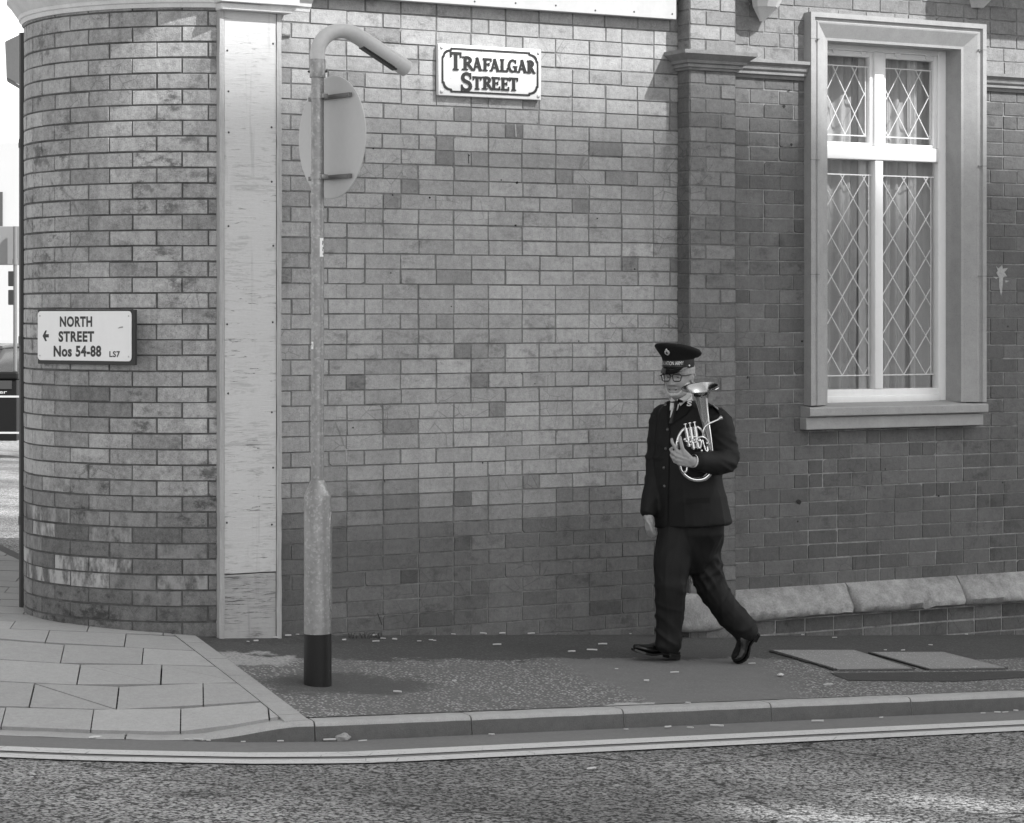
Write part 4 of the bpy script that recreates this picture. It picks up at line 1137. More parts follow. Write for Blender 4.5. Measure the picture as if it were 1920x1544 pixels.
for (a0, a1, y0, y1) in ((.42, 1.15, 447, 482), (-1.2, -.62, 641, 655)):
    mb = MB(); rows = [[tuple(V((pb.x, pb.y, z)) + (CR*sin(lerp(a0,a1,k/8)) - CF*cos(lerp(a0,a1,k/8)))*.0326) for k in range(9)] for z in (pz(y1), pz(y0))]
    mb.grid(rows); ST = mb.build('sticker', M_stk, LP, smooth=True)
    mb = MB()
    for (u0, u1, v0, v1) in ([(.62,.9,.70,.86),(.55,.72,.62,.72),(.7,.95,.42,.52),(.6,.75,.30,.42),(.75,.95,.10,.2)] if y0 < 500 else [(.25,.6,.6,.75),(.5,.65,.35,.62)]):
        mb.poly([tuple(V((pb.x, pb.y, lerp(pz(y1), pz(y0), v))) + (CR*sin(lerp(a0,a1,u)) - CF*cos(lerp(a0,a1,u)))*.0330) for u, v in ((u0,v0),(u1,v0),(u1,v1),(u0,v1))])
    mb.build('print', M_signb, ST)

# ---------------------------------------------------------------- other street, far left
M_far = plain('pale render', .52, .8, ((.4, .06, None),)); M_farg = plain('grey fascia', .22, .6, ((.5, .05, None),)); M_win = plain('dark glass', .05, .1, spec=.6)
def far(px, py, Y): return P(px, py, Y)
FB = empty('pale_building', tuple(far(-60, 640, 66)), 'pale distant building beyond the parked car at the far left edge', 'building')
ax, ay = CR.copy(), CF.copy()
mb = MB(); a = far(-420, 660, 66); mb.obox(V((a.x, a.y, 2.2)) + ax*3.9 + ay*4, ax, ay, V((0,0,1)), 6.5, 4, 4.1); mb.build('wall', M_far, FB)
for k in range(4):
    mb = MB(); c_ = far(-310+95*k, 440, 65.95); mb.obox(V((c_.x, c_.y, 4.3)), ax, ay, V((0,0,1)), .42, .04, .7); mb.build('window', M_win, FB)
c_ = far(-20, 470, 44)
BP = empty('billboard_post', tuple(V((c_.x, c_.y, -.2))), 'grey steel post carrying a wide dark grey board beside the litter bin', 'signpost')
M_post = plain('grey post', .16, .5)
pa_, pb_ = far(28.5, 425, 40), far(28.5, 694, 40)
mb = MB(); mb.tube([V((pb_.x, pb_.y, z_pave(pb_.x, pb_.y))), pa_], .032, 12); mb.build('post', M_post, BP)
mb = MB(); mb.tube([far(28.5, 497, 40), far(28.5, 486, 40)], .042, 12); mb.build('collar', M_post, BP)
mb = MB(); c_ = far(-35, 461, 40.15); mb.obox(c_, ax, ay, V((0,0,1)), .63, .03, .31, .01); mb.build('board', M_farg, BP)
for y in (510, 545):
    mb = MB(); mb.obox(far(21, y+13, 40), ax, ay, V((0,0,1)), .045, .03, .12, .01); mb.build('signal_box', plain('dark box', .03, .5), BP)
bn = P(2, 825, 39); bz = z_pave(bn.x, bn.y); YB = (CAM.z - bz)*FPX/(825-YH); bn = P(2, 825, YB); bz = z_pave(bn.x, bn.y)
LB = empty('litter_bin', (bn.x, bn.y, bn.z), 'black litter bin with white bands half hidden behind the tower at the far left', 'litter bin')
M_bin = plain('black bin plastic', .010, .5, spec=.2); S_ = YB/FPX
def bbox(name, mat, px0, px1, py0, py1, d0, d1, par=LB, bev=.01):
    mb = MB(); c_ = P((px0+px1)/2, (py0+py1)/2, YB+(d0+d1)/2); mb.obox(c_, ax, ay, V((0,0,1)), (px1-px0)/2*S_, (d1-d0)/2, (py1-py0)/2*S_, bev); return mb.build(name, mat, par)
bbox('body', M_bin, -36, 37, 712, 826, 0, .5); bbox('lid', M_bin, -39, 40, 697, 711.5, -.03, .53, bev=.03)
bbox('opening', plain('bin slot', .05, .3), -22, 22, 714, 730, -.012, .0, bev=.002)
M_band = plain('pale band', .55, .5)
for y in (744, 812): bbox('band', M_band, -36, 37, y-1.8, y+1.8, -.006, .0, bev=.001)
mb = MB(); vs, fs = text2d('Litter', .01); 
mb.v = [tuple(P(lerp(-24, 13, u), lerp(738.5, 732.0, v), YB-.008)) for u, v in vs]; mb.f = fs; mb.mi = [0]*len(fs); mb.build('lettering', M_band, LB)
# parked car: body shell, cabin glass, wheels
cc = P(-28, 690, 47); cz = z_pave(cc.x, cc.y)
CARR = empty('parked_car', (cc.x, cc.y, cz), 'dark parked car behind the litter bin at the far left edge', 'car')
M_car = plain('dark car paint', .10, .2, ((1, .02, None),)); M_tyre = plain('tyre rubber', .02, .8)
cu_ = (CR*.25 + CF*.97).normalized(); cv = V((cu_.y, -cu_.x, 0))
def carloft(st, name, mat):
    mb = MB(); rows = []
    for u, w, z0, z1, r in st:
        pts = rrect(w, (z1-z0)/2, r, 4); rows.append([tuple(V((cc.x, cc.y, cz)) + cu_*u + cv*p[0] + V((0,0,(z0+z1)/2 + p[1]))) for p in pts])
    mb.grid(rows, closed_u=True, caps=True); o = mb.build(name, mat, CARR, fix=True); autosmooth(o, 45)
carloft([(-2.0,.60,.35,.72,.15),(-1.9,.78,.25,.86,.2),(-1.1,.84,.20,.95,.22),(.9,.84,.20,.98,.22),(1.8,.80,.25,.95,.2),(2.0,.62,.35,.80,.15)], 'body', M_car)
carloft([(-1.1,.70,.90,1.0,.04),(-.45,.64,.90,1.42,.1),(.9,.64,.90,1.44,.1),(1.6,.70,.90,1.0,.04)], 'cabin', M_win)
carloft([(-.5,.60,1.40,1.455,.02),(.2,.62,1.43,1.50,.02),(.95,.60,1.41,1.46,.02)], 'roof', M_car)
for u, s in ((-1.25, 1), (-1.25, -1), (1.25, 1), (1.25, -1)):
    c_ = V((cc.x, cc.y, cz+.31)) + cu_*u + cv*s*.76; mb = MB(); mb.tube([c_-cv*s*.1, c_+cv*s*.1], .31, 20); mb.build('wheel', M_tyre, CARR)
# boxed sign hanging from the side wall
c_ = P(28, 112, 17.6)
mb = MB(); S2 = 17.6/FPX
f = lambda px, py, d: tuple(P(px, py, 17.6 + d))
mb.grid([[f(10,78,0), f(13,146,0), f(60,172,-.1), f(60,54,-.1)], [f(9,80,.12), f(12,148,.12), f(60,170,.12), f(60,56,.12)]], closed_u=True, caps=True)
o = mb.build('projecting_sign_box', plain('grey sign casing', .30, .5), BLD, fix=True)
mb = MB(); mb.grid([[f(13,147,.0), f(14,154,.02), f(60,181,-.08), f(60,173,-.1)], [f(12,149,.12), f(14,154,.1), f(60,179,.1), f(60,171,.12)]], closed_u=True, caps=True); mb.build('sign_box_base', M_farg, BLD, fix=True)

# ---------------------------------------------------------------- tall block across the street (behind the camera): an added screen on its roof shades the wall
M_opp = plain('opposite block concrete', .45, .8, ((.3, .1, None),))
OB = empty('office_block', (15, -24, -.5), 'tall concrete block on the opposite side of the street, topped by an added shade screen', 'building')
YO = -24.0; tz, ta = math.tan(SUN_EL)/cos(SUN_AZ), math.tan(SUN_AZ)
def on_block(p): d_ = p.y - YO; return p.x + d_*ta, p.z + d_*tz
roof = [(lambda q_: (q_[0], q_[1] - .25))(on_block(W(px, py))) for px, py in ((60, 74), (420, 76), (700, 92), (1200, 122), (1530, 158), (1830, 218))]  # top edge of the added screen, shaped to end the shadow high on the wall
roof = [(roof[0][0]-4, roof[0][1]+.1)] + roof + [(roof[-1][0]+3.5, roof[-1][1]-.6)]
bx0, bx1 = roof[0][0], roof[-1][0]; zr = 19.0
mb = MB(); mb.box(bx0-.5, bx1+.5, YO-9, YO+.0, -1, zr, .05); mb.box(bx1+.502, bx1+22, YO-8.5, YO-.1, -1, 9.5, .05); mb.build('wall', M_opp, OB)  # low wing at the right added to dim the reflection in the window
spots = [on_block(G(1522, 1522)), on_block(G(1735, 1500))]
holes_ = [(x-.30, x+.30, z-.52, z+.40) for x, z in spots] + [(spots[0][0]+.301, spots[1][0]-.301, spots[0][1]-.52, spots[0][1]-.25)]  # holes cut in the screen to throw sun patches on the road
mb = MB(); xs_ = sorted({p[0] for p in roof} | {h_[0] for h_ in holes_} | {h_[1] for h_ in holes_}); 
def screen_top(x):
    for a, b in zip(roof, roof[1:]):
        if x <= b[0] + 1e-6: return lerp(a[1], b[1], clamp((x-a[0])/(b[0]-a[0])))
    return roof[-1][1]
for a, b in zip(xs_, xs_[1:]):
    cuts = sorted([h_ for h_ in holes_ if h_[0] <= (a+b)/2 <= h_[1]], key=lambda h_: h_[2])
    z = zr + .002
    for h_ in cuts + [None]:
        if h_: mb.box(a, b, YO-.18, YO, z, h_[2]); z = h_[3]
        else:
            za, zb2 = screen_top(a), screen_top(b); p = [(a, YO-.18, z), (b, YO-.18, z), (b, YO-.18, zb2), (a, YO-.18, za)]; q_ = [(x, YO, zz) for x, _, zz in p]
            mb.grid([p, q_], closed_u=True, caps=True)
mb.build('added_shade_screen', M_opp, OB)  # unseen screen, added to shade the street and shape the sunlight
for i in range(6):
    for j in range(5):
        mb = MB(); x = lerp(bx0+1, bx1-1, i/5); mb.box(x-.7, x+.7, YO+.002, YO+.04, 1+j*3.5, 3+j*3.5); mb.build('window', M_win, OB)
# ---------------------------------------------------------------- the walking bandsman
from mathutils.bvhtree import BVHTree
YP = 14.0; PS = FPX/YP
T_, R_, U_ = -CF, CR, V((0,0,1))
def Q(px, py, d=0.0): return P(px, py, YP+d)
def facing(deg):
    a = radians(deg); return T_*cos(a) - R_*sin(a), R_*cos(a) + T_*sin(a)     # forward, his left
NF, NA = facing(38)
gf = G(1255, 1234)
MAN = empty('person', (gf.x, gf.y, gf.z), 'man in a dark peaked cap, glasses and dark uniform striding left along the pavement', 'person')
def remesh(mb, vox, smooth=4, fac=.5, tilt=None, name='m'):
    me = mb.mesh(name); o = bpy.data.objects.new(name, me); COL.objects.link(o)
    m = o.modifiers.new('r', 'REMESH'); m.mode = 'VOXEL'; m.voxel_size = vox
    if smooth: m2 = o.modifiers.new('s', 'SMOOTH'); m2.iterations = smooth; m2.factor = fac
    dg = bpy.context.evaluated_depsgraph_get(); out = bpy.data.meshes.new_from_object(o.evaluated_get(dg)); bpy.data.objects.remove(o); bpy.data.meshes.remove(me)
    return out
def displace(me, fn):
    ns = [v.normal.copy() for v in me.vertices]
    for v, n in zip(me.vertices, ns): v.co += n*fn(v.co, n)
    me.update()
def capsule(mb, a, b, ra, rb, n=10):
    a, b = V(a), V(b); d = (b-a).normalized(); pts, rad = [], []
    for k in range(4): q_ = k/4*pi/2; pts.append(a - d*ra*cos(q_)); rad.append(max(ra*sin(q_), .0008))
    pts.append(a); rad.append(ra); pts.append(b); rad.append(rb)
    for k in range(1, 5): q_ = k/4*pi/2; pts.append(b + d*rb*sin(q_)); rad.append(max(rb*cos(q_), .0008))
    mb.tube(pts, rad, n)
def limb(mb, pts, n=16):
    """tapered limb through (point, radius), domed ends, smoothed"""
    ps = smooth_path([p for p, _ in pts], 5); rs = []
    for i in range(len(pts)-1):
        for k in range(5): rs.append(lerp(pts[i][1], pts[i+1][1], sst(0, 1, k/5)))
    rs.append(pts[-1][1]); a, b = ps[0], ps[-1]; da = (ps[0]-ps[1]).normalized(); db = (ps[-1]-ps[-2]).normalized()
    P0 = [a + da*rs[0]*c for c in (.9, .6)]; P1 = [b + db*rs[-1]*c for c in (.35, .5)]
    mb.tube(P0 + ps + P1, [rs[0]*.3, rs[0]*.75] + rs + [rs[-1]*.8, rs[-1]*.4], n)
def loft(mb, st, n=40):
    """(centre, forward, left, half width, half depth front, half depth back, exponent)"""
    rows = []
    for c, f, l, a, bf, bb, e in st:
        r_ = []
        for k in range(n):
            t = 2*pi*k/n; x, y = cos(t), sin(t)
            x = math.copysign(abs(x)**(2/e), x); y = math.copysign(abs(y)**(2/e), y)
            r_.append(c + l*a*x + f*(bf if y > 0 else bb)*y)
        rows.append(r_)
    mb.grid(rows, closed_u=True, caps=True)
t = NT('dark serge'); t.col(t.math('MULTIPLY', t.var((12, .25, None), (500, .3, None)), .0088)); t.rough(.62); t.spec(.20); t.bump(t.noise(420, 2), .25, .002); M_cloth = t.m
t = NT('skin'); t.col(t.math('MULTIPLY', t.var((20, .12, None), (90, .2, None)), .28)); t.rough(.5); t.b.inputs['Subsurface Weight'].default_value = .08; t.b.inputs['Subsurface Radius'].default_value = (.01, .01, .01); t.bump(t.noise(200, 3), .2, .002); M_skin = t.m
M_shoe = plain('polished black leather', .008, .25, ((30, .2, None),), spec=.45)
M_shirt = plain('white shirt', .62, .8, ((40, .06, None),)); M_silver = None
t = NT('silver plate'); t.b.inputs['Metallic'].default_value = 1.0; t.col(t.math('MULTIPLY', t.var((30, .05, None), (8, .05, None)), .66)); t.rough(.16); M_silver = t.m
M_badge = plain('silver badge', .75, .3, ((200, .2, None),), metal=.6)

# ---- jacket: torso and both sleeves as one skin
TS = [(752,1280,.085,.080,.075), (760,1284,.125,.085,.085), (770,1288,.175,.095,.10), (785,1291,.195,.112,.115), (808,1292,.200,.130,.122), (838,1291,.200,.148,.122), (872,1290,.200,.165,.122), (908,1292,.206,.178,.128), (945,1296,.216,.182,.138), (972,1299,.224,.184,.146), (984,1300,.226,.184,.148)]
def torso(shr=0.0): return [(Q(cx, y) + U_*0, NF, NA, a-shr, f-shr, b-shr, 2.35) for y, cx, a, f, b in TS]
jb = MB(); st = torso(); st[-1] = (st[-1][0], (NF - U_*.04).normalized(), (NA + U_*.05).normalized(), *st[-1][3:]); loft(jb, st)
sh_r, el_r, wr_r = Q(1243,786,.12), Q(1231,868,.06), Q(1217,962,-.07)
limb(jb, [(Q(1262,774,.08),.060), (sh_r,.074), (lerp(sh_r, el_r, .5), .070), (el_r,.060), (lerp(el_r, wr_r, .55), .054), (wr_r,.047)])
sh_l, el_l, wr_l = Q(1345,794,-.10), Q(1361,861,-.15), Q(1307,866,-.335)
limb(jb, [(Q(1326,778,-.06),.066), (sh_l,.082), (Q(1355,826,-.12),.077), (el_l,.073), (Q(1345,868,-.23),.066), (wr_l,.052)])
JM = remesh(jb, .0075, 5)
def ridge(p, k=2.2):
    """sharp crests between broad hollows, like pulled cloth"""
    return (1 - min(1, abs(noise.noise(p))*k))**2
def folds(co, n):
    d = noise.noise(V((co.x*9, co.y*9, co.z*4)))*.004
    f = 0; x = co.dot(R_)
    for c, r, sl in ((el_l, .20, .55), (el_r, .20, -.3), (sh_l, .14, -.8), (sh_r, .12, .6)):
        l = (co - c).length
        if l < r: w = sst(0, .6, 1-l/r); f += w*.010*(ridge(V((x*4, co.y*4, (co.z + x*sl)*17))) - .35)
    low = sst(1.25, .85, co.z - gf.z)
    return d + f + low*.0065*(ridge(V((x*10, co.y*10, co.z*2.2 + 5))) - .35) + .004*(ridge(V((x*5, co.y*5, co.z*6))) - .3)
displace(JM, folds)
bm = bmesh.new(); bm.from_mesh(JM); JT = BVHTree.FromBMesh(bm); bm.free()
JK = link('jacket', JM, M_cloth, MAN, True)
def on(px, py, off=.002, tree=None):
    d = (Q(px, py) - CAM).normalized(); h = (tree or JT).ray_cast(CAM, d)
    return (h[0] - d*off) if h[0] is not None else Q(px, py, -.15)
def applique(name, quad, mat, par, off=.004, n=8, thick=.003, tree=None, m=None):
    mb = MB(); m = m or n
    rows = []
    for j in range(m+1):
        r_ = []
        for i in range(n+1):
            u, v = i/n, j/m
            x = lerp(lerp(quad[0][0], quad[1][0], u), lerp(quad[3][0], quad[2][0], u), v); y = lerp(lerp(quad[0][1], quad[1][1], u), lerp(quad[3][1], quad[2][1], u), v)
            r_.append(on(x, y, off, tree))
        rows.append(r_)
    mb.grid(rows); back = [[p + CF*thick for p in r] for r in rows]; mb.grid(back, flip=True)
    ring = lambda g: g[0] + [r[-1] for r in g[1:]] + g[-1][-2::-1] + [r[0] for r in g[-2:0:-1]]
    mb.grid([ring(rows), ring(back)], closed_u=True)
    o = mb.build(name, mat, par, fix=True); autosmooth(o, 50); return o
M_lapel = plain('dark serge facing', .0085, .75, ((60, .2, None),), spec=.16)
applique('lapel', [(1272,748),(1300,760),(1286,778),(1254,800)], M_lapel, JK, .007)
applique('lapel', [(1256,752),(1251,768),(1249,785),(1253,800)], M_lapel, JK, .006)
mb = MB(); vs, fs = text2d('S', .04); 
mb.v = [tuple(on(lerp(1288.0, 1297, u) + (v-.5)*1.5, lerp(762, 752.5, v), .0200)) for u, v in vs]; mb.f = fs; mb.mi = [0]*len(fs); mb.build('collar_letter', M_badge, JK)
mb = MB(); mb.v = [tuple(on(lerp(1245.5, 1250, u) + (v-.5)*1.5, lerp(761, 754, v), .010)) for u, v in vs]; mb.f = fs; mb.mi = [0]*len(fs); mb.build('collar_letter', plain('dull badge', .3, .5), JK)
for x, y in ((1252,806), (1248.5,842), (1245,878), (1246,912)):
    mb = MB(); mb.ball(on(x, y, -.001), .0095, .0095, .0095, 6); mb.build('button', plain('dull button', .09, .3, metal=.3), JK, smooth=True)
mb = MB(); rows = []                     # front edge of the coat as a thin raised fold
for i in range(30):
    y = lerp(800, 985, i/29); x = lerp(1256, 1252, i/29); rows.append([on(x-2, y, .001), on(x-.6, y, .0055), on(x+.4, y, .0045), on(x+.8, y, -.001)])
mb.grid(rows); mb.build('front_edge', M_lapel, JK, smooth=True)
applique('pocket_flap', [(1286,935),(1330,933),(1331,943),(1286,945)], M_lapel, JK, .005, 10)
applique('breast_pocket', [(1272,812),(1284,809),(1284,812),(1272,815)], M_lapel, JK, .004, 5)
ep = [Q(1330,757,-.10), Q(1338,762,-.12), Q(1350,773,-.13)]
def epaulette(px):
    mb = MB(); rows = []
    for (x, y) in px: c_ = on(x, y, .0); rows.append([c_ + T_*.022 - U_*.004 + U_*.006, c_ + U_*.010, c_ - T_*.03 + U_*.010])
    mb.grid(rows); mb.grid([[p - U_*.006 for p in r] for r in rows], flip=True)
    return mb.build('epaulette', M_lapel, JK, fix=True)
EP = epaulette([(1325,757),(1334,762),(1343,769),(1350,776)])
mb = MB(); a_, b_ = on(1337,764,.004), on(1346,771,.004); mb.obox((a_+b_)/2 + U_*.012 + T_*.018, (b_-a_).normalized(), T_, U_, .024, .014, .005, .002); mb.build('rank_bar', M_badge, EP)

# ---- trousers
tb = MB()
limb(tb, [(Q(1282,975,-.01),.100), (Q(1272,1006,-.04),.112), (Q(1263,1050,-.08),.108), (Q(1258,1100,-.11),.090), (Q(1257,1150,-.10),.083), (Q(1254,1190,-.10),.074), (Q(1252,1211,-.10),.073)])
limb(tb, [(Q(1315,972,.03),.105), (Q(1317,1004,.05),.122), (Q(1317,1045,.06),.110), (Q(1331,1095,.05),.088), (Q(1357,1137,.05),.080), (Q(1386,1170,.06),.078), (Q(1402,1190,.06),.072)])
loft(tb, [(Q(1296,955), NF, NA, .20, .15, .13, 2.3), (Q(1296,1000), NF, NA, .195, .145, .135, 2.3), (Q(1294,1050), NF, NA, .12, .10, .11, 2.0), (Q(1296,1075), NF, NA, .06, .06, .06, 2.0)])
TM = remesh(tb, .0075, 5)
kn_f, kn_b, an_f, an_b, cr_ = Q(1258,1105,-.1), Q(1331,1095,.05), Q(1252,1185,-.1), Q(1384,1165,.06), Q(1300,1060,0)
def tfold(co, n):
    x = co.dot(R_); f = 0
    for c, r, k, sl in ((kn_b, .24, .009, -.9), (an_f, .22, .012, .8), (an_b, .20, .010, -.6), (cr_, .26, .014, 1.3), (kn_f, .18, .008, .5)):
        l = (co-c).length
        if l < r: f += sst(0, .6, 1-l/r)*k*(ridge(V((x*4, co.y*4, (co.z + x*sl)*11))) - .35)
    return noise.noise(V((co.x*6, co.y*6, co.z*2.5)))*.005 + f + .005*(ridge(V((x*13, co.y*13, co.z*1.6 + 9))) - .3)
displace(TM, tfold); link('trousers', TM, M_cloth, MAN, True)

# ---- shoes
def shoe(toe, heel, up, wid, roll=0):
    """toe and heel are the ends of the sole line; up is normal to the sole"""
    ax_ = (toe - heel); L_ = ax_.length; ax_.normalize(); up = (up - ax_*up.dot(ax_)).normalized(); sd = ax_.cross(up)
    mb = MB(); rows = []
    for u, w, h, b in ((0,.45,.045,0),(.03,.62,.062,0),(.12,.72,.075,0),(.25,.74,.085,.0),(.38,.74,.080,.006),(.52,.84,.062,.004),(.66,.98,.048,0),(.80,.98,.040,.002),(.92,.76,.032,.008),(.98,.42,.024,.012),(1,.15,.018,.014)):
        c_ = heel + ax_*u*L_; r_ = []
        for k in range(24):
            t = 2*pi*k/24; x, y = cos(t), sin(t); x = math.copysign(abs(x)**.75, x); y = math.copysign(abs(y)**.8, y)
            r_.append(c_ + sd*wid/2*w*x*(1 if y < 0 else 1-.25*y) + up*(.012 + b + h*(y*.5+.5)))
        rows.append(r_)
    mb.grid(rows, closed_u=True, caps=True); o = mb.build('shoe', M_shoe, MAN, smooth=True)
    mb = MB(); rows = []
    for u, w, z0, z1 in ((-.01,.5,0,.03),(.03,.7,0,.03),(.22,.78,0,.03),(.25,.78,0,.03),(.27,.76,.017,.028),(.42,.74,.016,.026),(.55,.88,.006,.018),(.68,1.04,.0,.013),(.82,1.03,.002,.015),(.93,.80,.008,.020),(1.01,.40,.014,.025),(1.02,.2,.015,.025)):
        c_ = heel + ax_*u*L_; rows.append([c_ + sd*wid/2*w*s + up*z for s, z in ((-1,z0),(1,z0),(1,z1),(-1,z1))])
    mb.grid(rows, closed_u=True, caps=True); mb.build('sole', M_shoe, o, fix=True)
hg = G(1270, 1238); tz_ = V((-1, .05, 0)).normalized()
heel = V((hg.x, hg.y, hg.z + .003)); toe = heel + tz_*.285; toe.z = z_pave(toe.x, toe.y) + .042
shoe(toe, heel, U_, .104)
tg = Q(1385,1239.5,.045); tg.z = z_pave(tg.x, tg.y) + .008; hl2 = Q(1420,1187,.07)
shoe(tg + (tg-hl2)*.06, hl2, (U_*.45 - R_*.75 + T_*.55), .100)

# ---- body: head, neck, trunk, arms and hands as one continuous surface
HN, HA = facing(29); HN = (HN - U_*.05).normalized(); HU = HA.cross(HN)*-1
HU = HU if HU.z > 0 else -HU
HC = Q(1272.5, 705.5, -.005)
def tab(t, z):
    for (a, x), (b, y) in zip(t, t[1:]):
        if z <= b: return lerp(x, y, sst(0, 1, (z-a)/(b-a)) if False else clamp((z-a)/(b-a)))
    return t[-1][1]
HF = [(-.120,.030),(-.114,.066),(-.104,.080),(-.090,.082),(-.075,.082),(-.060,.083),(-.045,.083),(-.02,.083),(0,.083),(.022,.092),(.05,.090),(.08,.074),(.105,.045),(.118,.004)]
HW = [(-.120,.016),(-.112,.034),(-.10,.046),(-.08,.058),(-.05,.066),(-.02,.071),(0,.074),(.04,.078),(.075,.067),(.1,.046),(.118,.004)]
HB = [(-.120,.010),(-.10,.030),(-.07,.060),(-.04,.082),(0,.096),(.05,.102),(.08,.085),(.105,.052),(.118,.004)]
def ga(x, s): return math.exp(-.5*(x/s)**2)
def head_pt(th, z, off=0.0):
    w, f, b = tab(HW, z), tab(HF, z), tab(HB, z); s, c = sin(th), cos(th)
    e = 2.25; d = f if c > 0 else b
    r = (abs(s/w)**e + abs(c/d)**e)**(-1/e)
    x, y = r*s, r*c
    if c > 0:
        fr = sst(.1, .6, c); g = 0
        nz = clamp((.014 - z)/.050)
        if z > -.052: g += ga(x, .0075 + .006*nz)*(.007 + .028*nz**1.2)*sst(.03, .008, z)*sst(-.053, -.040, z)
        g += ga(abs(x)-.013, .006)*ga(z+.040, .007)*.007                     # nostrils' wings
        g -= ga(abs(x)-.032, .013)*ga(z-.001, .010)*.015                      # sockets
        g += ga(abs(x)-.030, .018)*ga(z-.021, .006)*.004                      # brows
        g += ga(abs(x)-.043, .016)*ga(z+.034, .015)*.009                      # cheeks lifted by the smile
        lz = z + .074 - .10*abs(x)**1.0*.12
        g += ga(x, .022)*(ga(lz-.007, .004)*.004 + ga(lz+.008, .005)*.005 - ga(lz, .0024)*.007)
        g -= ga(abs(x)-.031, .004)*ga(z+.070, .008)*.003
        g += ga(x, .020)*ga(z+.104, .012)*.006                                # chin
        y += g*fr
    return HC + HA*(x*(1+off/max(w,.02)*.9)) + HN*(y + off*c) + HU*(z)
bb = MB(); rows = []
NZ, NT_ = 110, 120
for j in range(NZ+1):
    z = -.120 + .238*j/NZ; rows.append([head_pt(2*pi*k/NT_, z) for k in range(NT_)])
bb.grid(rows, closed_u=True, caps=True)
for s in (1, -1):                                                             # ears
    c_ = HC + HA*s*.077 - HN*.010 - HU*.012
    for i in range(14):
        a = radians(-120 + 300*i/13); p = c_ + HN*(.016*cos(a)) + HU*(.030*sin(a)) + HA*s*(.008 - .006*cos(a)); bb.ball(p, .0060, n=5)
    bb.ball(c_ - HU*.030 + HN*.002, .008, n=6); bb.ball(c_, .006, .018, .022, 6)
nk = Q(1277, 752, .02)
limb(bb, [(HC - HU*.065 - HN*.022, .058), (lerp(HC, nk, .62), .058), (nk, .064), (Q(1283,768,.02), .07)])
loft(bb, torso(.035)[2:-3])
limb(bb, [(Q(1262,780,.08),.04), (sh_r,.045), (el_r,.036), (wr_r,.029), (Q(1217,972,-.075),.026)])
limb(bb, [(Q(1326,784,-.06),.042), (sh_l,.047), (el_l,.038), (wr_l,.031), (Q(1299,864,-.352),.027)])
for (h, k, a) in ((Q(1276,1004,-.03), Q(1259,1105,-.10), Q(1253,1213,-.10)), (Q(1317,1004,.05), Q(1331,1095,.05), Q(1396,1190,.06))):
    limb(bb, [(h,.062), (lerp(h, k, .5),.060), (k,.048), (lerp(k, a, .4),.045), (a,.033)])
# left hand: wrist, palm seen from its back, thumb up along the tubing, four fingers curling behind it
def chain(mb, pts, r0, r1):
    for i in range(len(pts)-1): capsule(mb, pts[i], pts[i+1], lerp(r0, r1, i/(len(pts)-1)), lerp(r0, r1, (i+1)/(len(pts)-1)))
hd_ = -.365
def H(px, py, d=0.0): return Q(px, py, hd_ + d)
for a, b, r in ((H(1298,863,.012), H(1270,847,0), .0135), (H(1298,866,.012), H(1269,855,0), .0145), (H(1298,869,.014), H(1270,863,.004), .014), (H(1297,872,.016), H(1273,869,.010), .013), (H(1296,862,.01), H(1280,845,.0), .0145)):
    capsule(bb, a, b, .0165, r)
chain(bb, [H(1283,853,.0), H(1278.5,838,-.006), H(1276.5,828,-.002), H(1275,820,.006)], .0125, .0085)        # thumb
chain(bb, [H(1270,847), H(1264,836,-.004), H(1260,829,.010), H(1259.5,824,.024)], .0105, .0080)               # index
chain(bb, [H(1269,855), H(1260,848,.004), H(1257.5,843,.024), H(1261,840,.044)], .0108, .0082)                # middle
chain(bb, [H(1270,863,.004), H(1261,858,.010), H(1258.5,853,.030), H(1263,850,.046)], .0102, .0078)           # ring
chain(bb, [H(1273,869,.010), H(1265,866,.018), H(1262,861,.034), H(1266,858,.046)], .0090, .0070)             # little
# right hand hanging, slightly curled
def K_(px, py, d=0.0): return Q(px, py, -.085 + d)
for dx, dd in ((-4, .012), (0, 0), (4, -.004), (6.5, .012)): capsule(bb, K_(1217+dx*.6, 968, dd), K_(1217.5+dx, 984, dd), .016, .013)
for dx, dd, l in ((-5.5, .014, .93), (-1.5, .0, 1), (2.5, -.006, .97), (6, .008, .85)):
    chain(bb, [K_(1217.5+dx, 984, dd), K_(1219+dx, 984+10*l, dd-.004), K_(1221+dx, 984+17*l, dd+.008), K_(1223.5+dx, 984+22*l, dd+.020)], .0105, .0080)
chain(bb, [K_(1213,975,-.010), K_(1219,985,-.028), K_(1222,994,-.030), K_(1224,1000,-.024)], .012, .0085)
BMESH = remesh(bb, .0036, 2, .4); BODY = link('body', BMESH, M_skin, MAN, True)

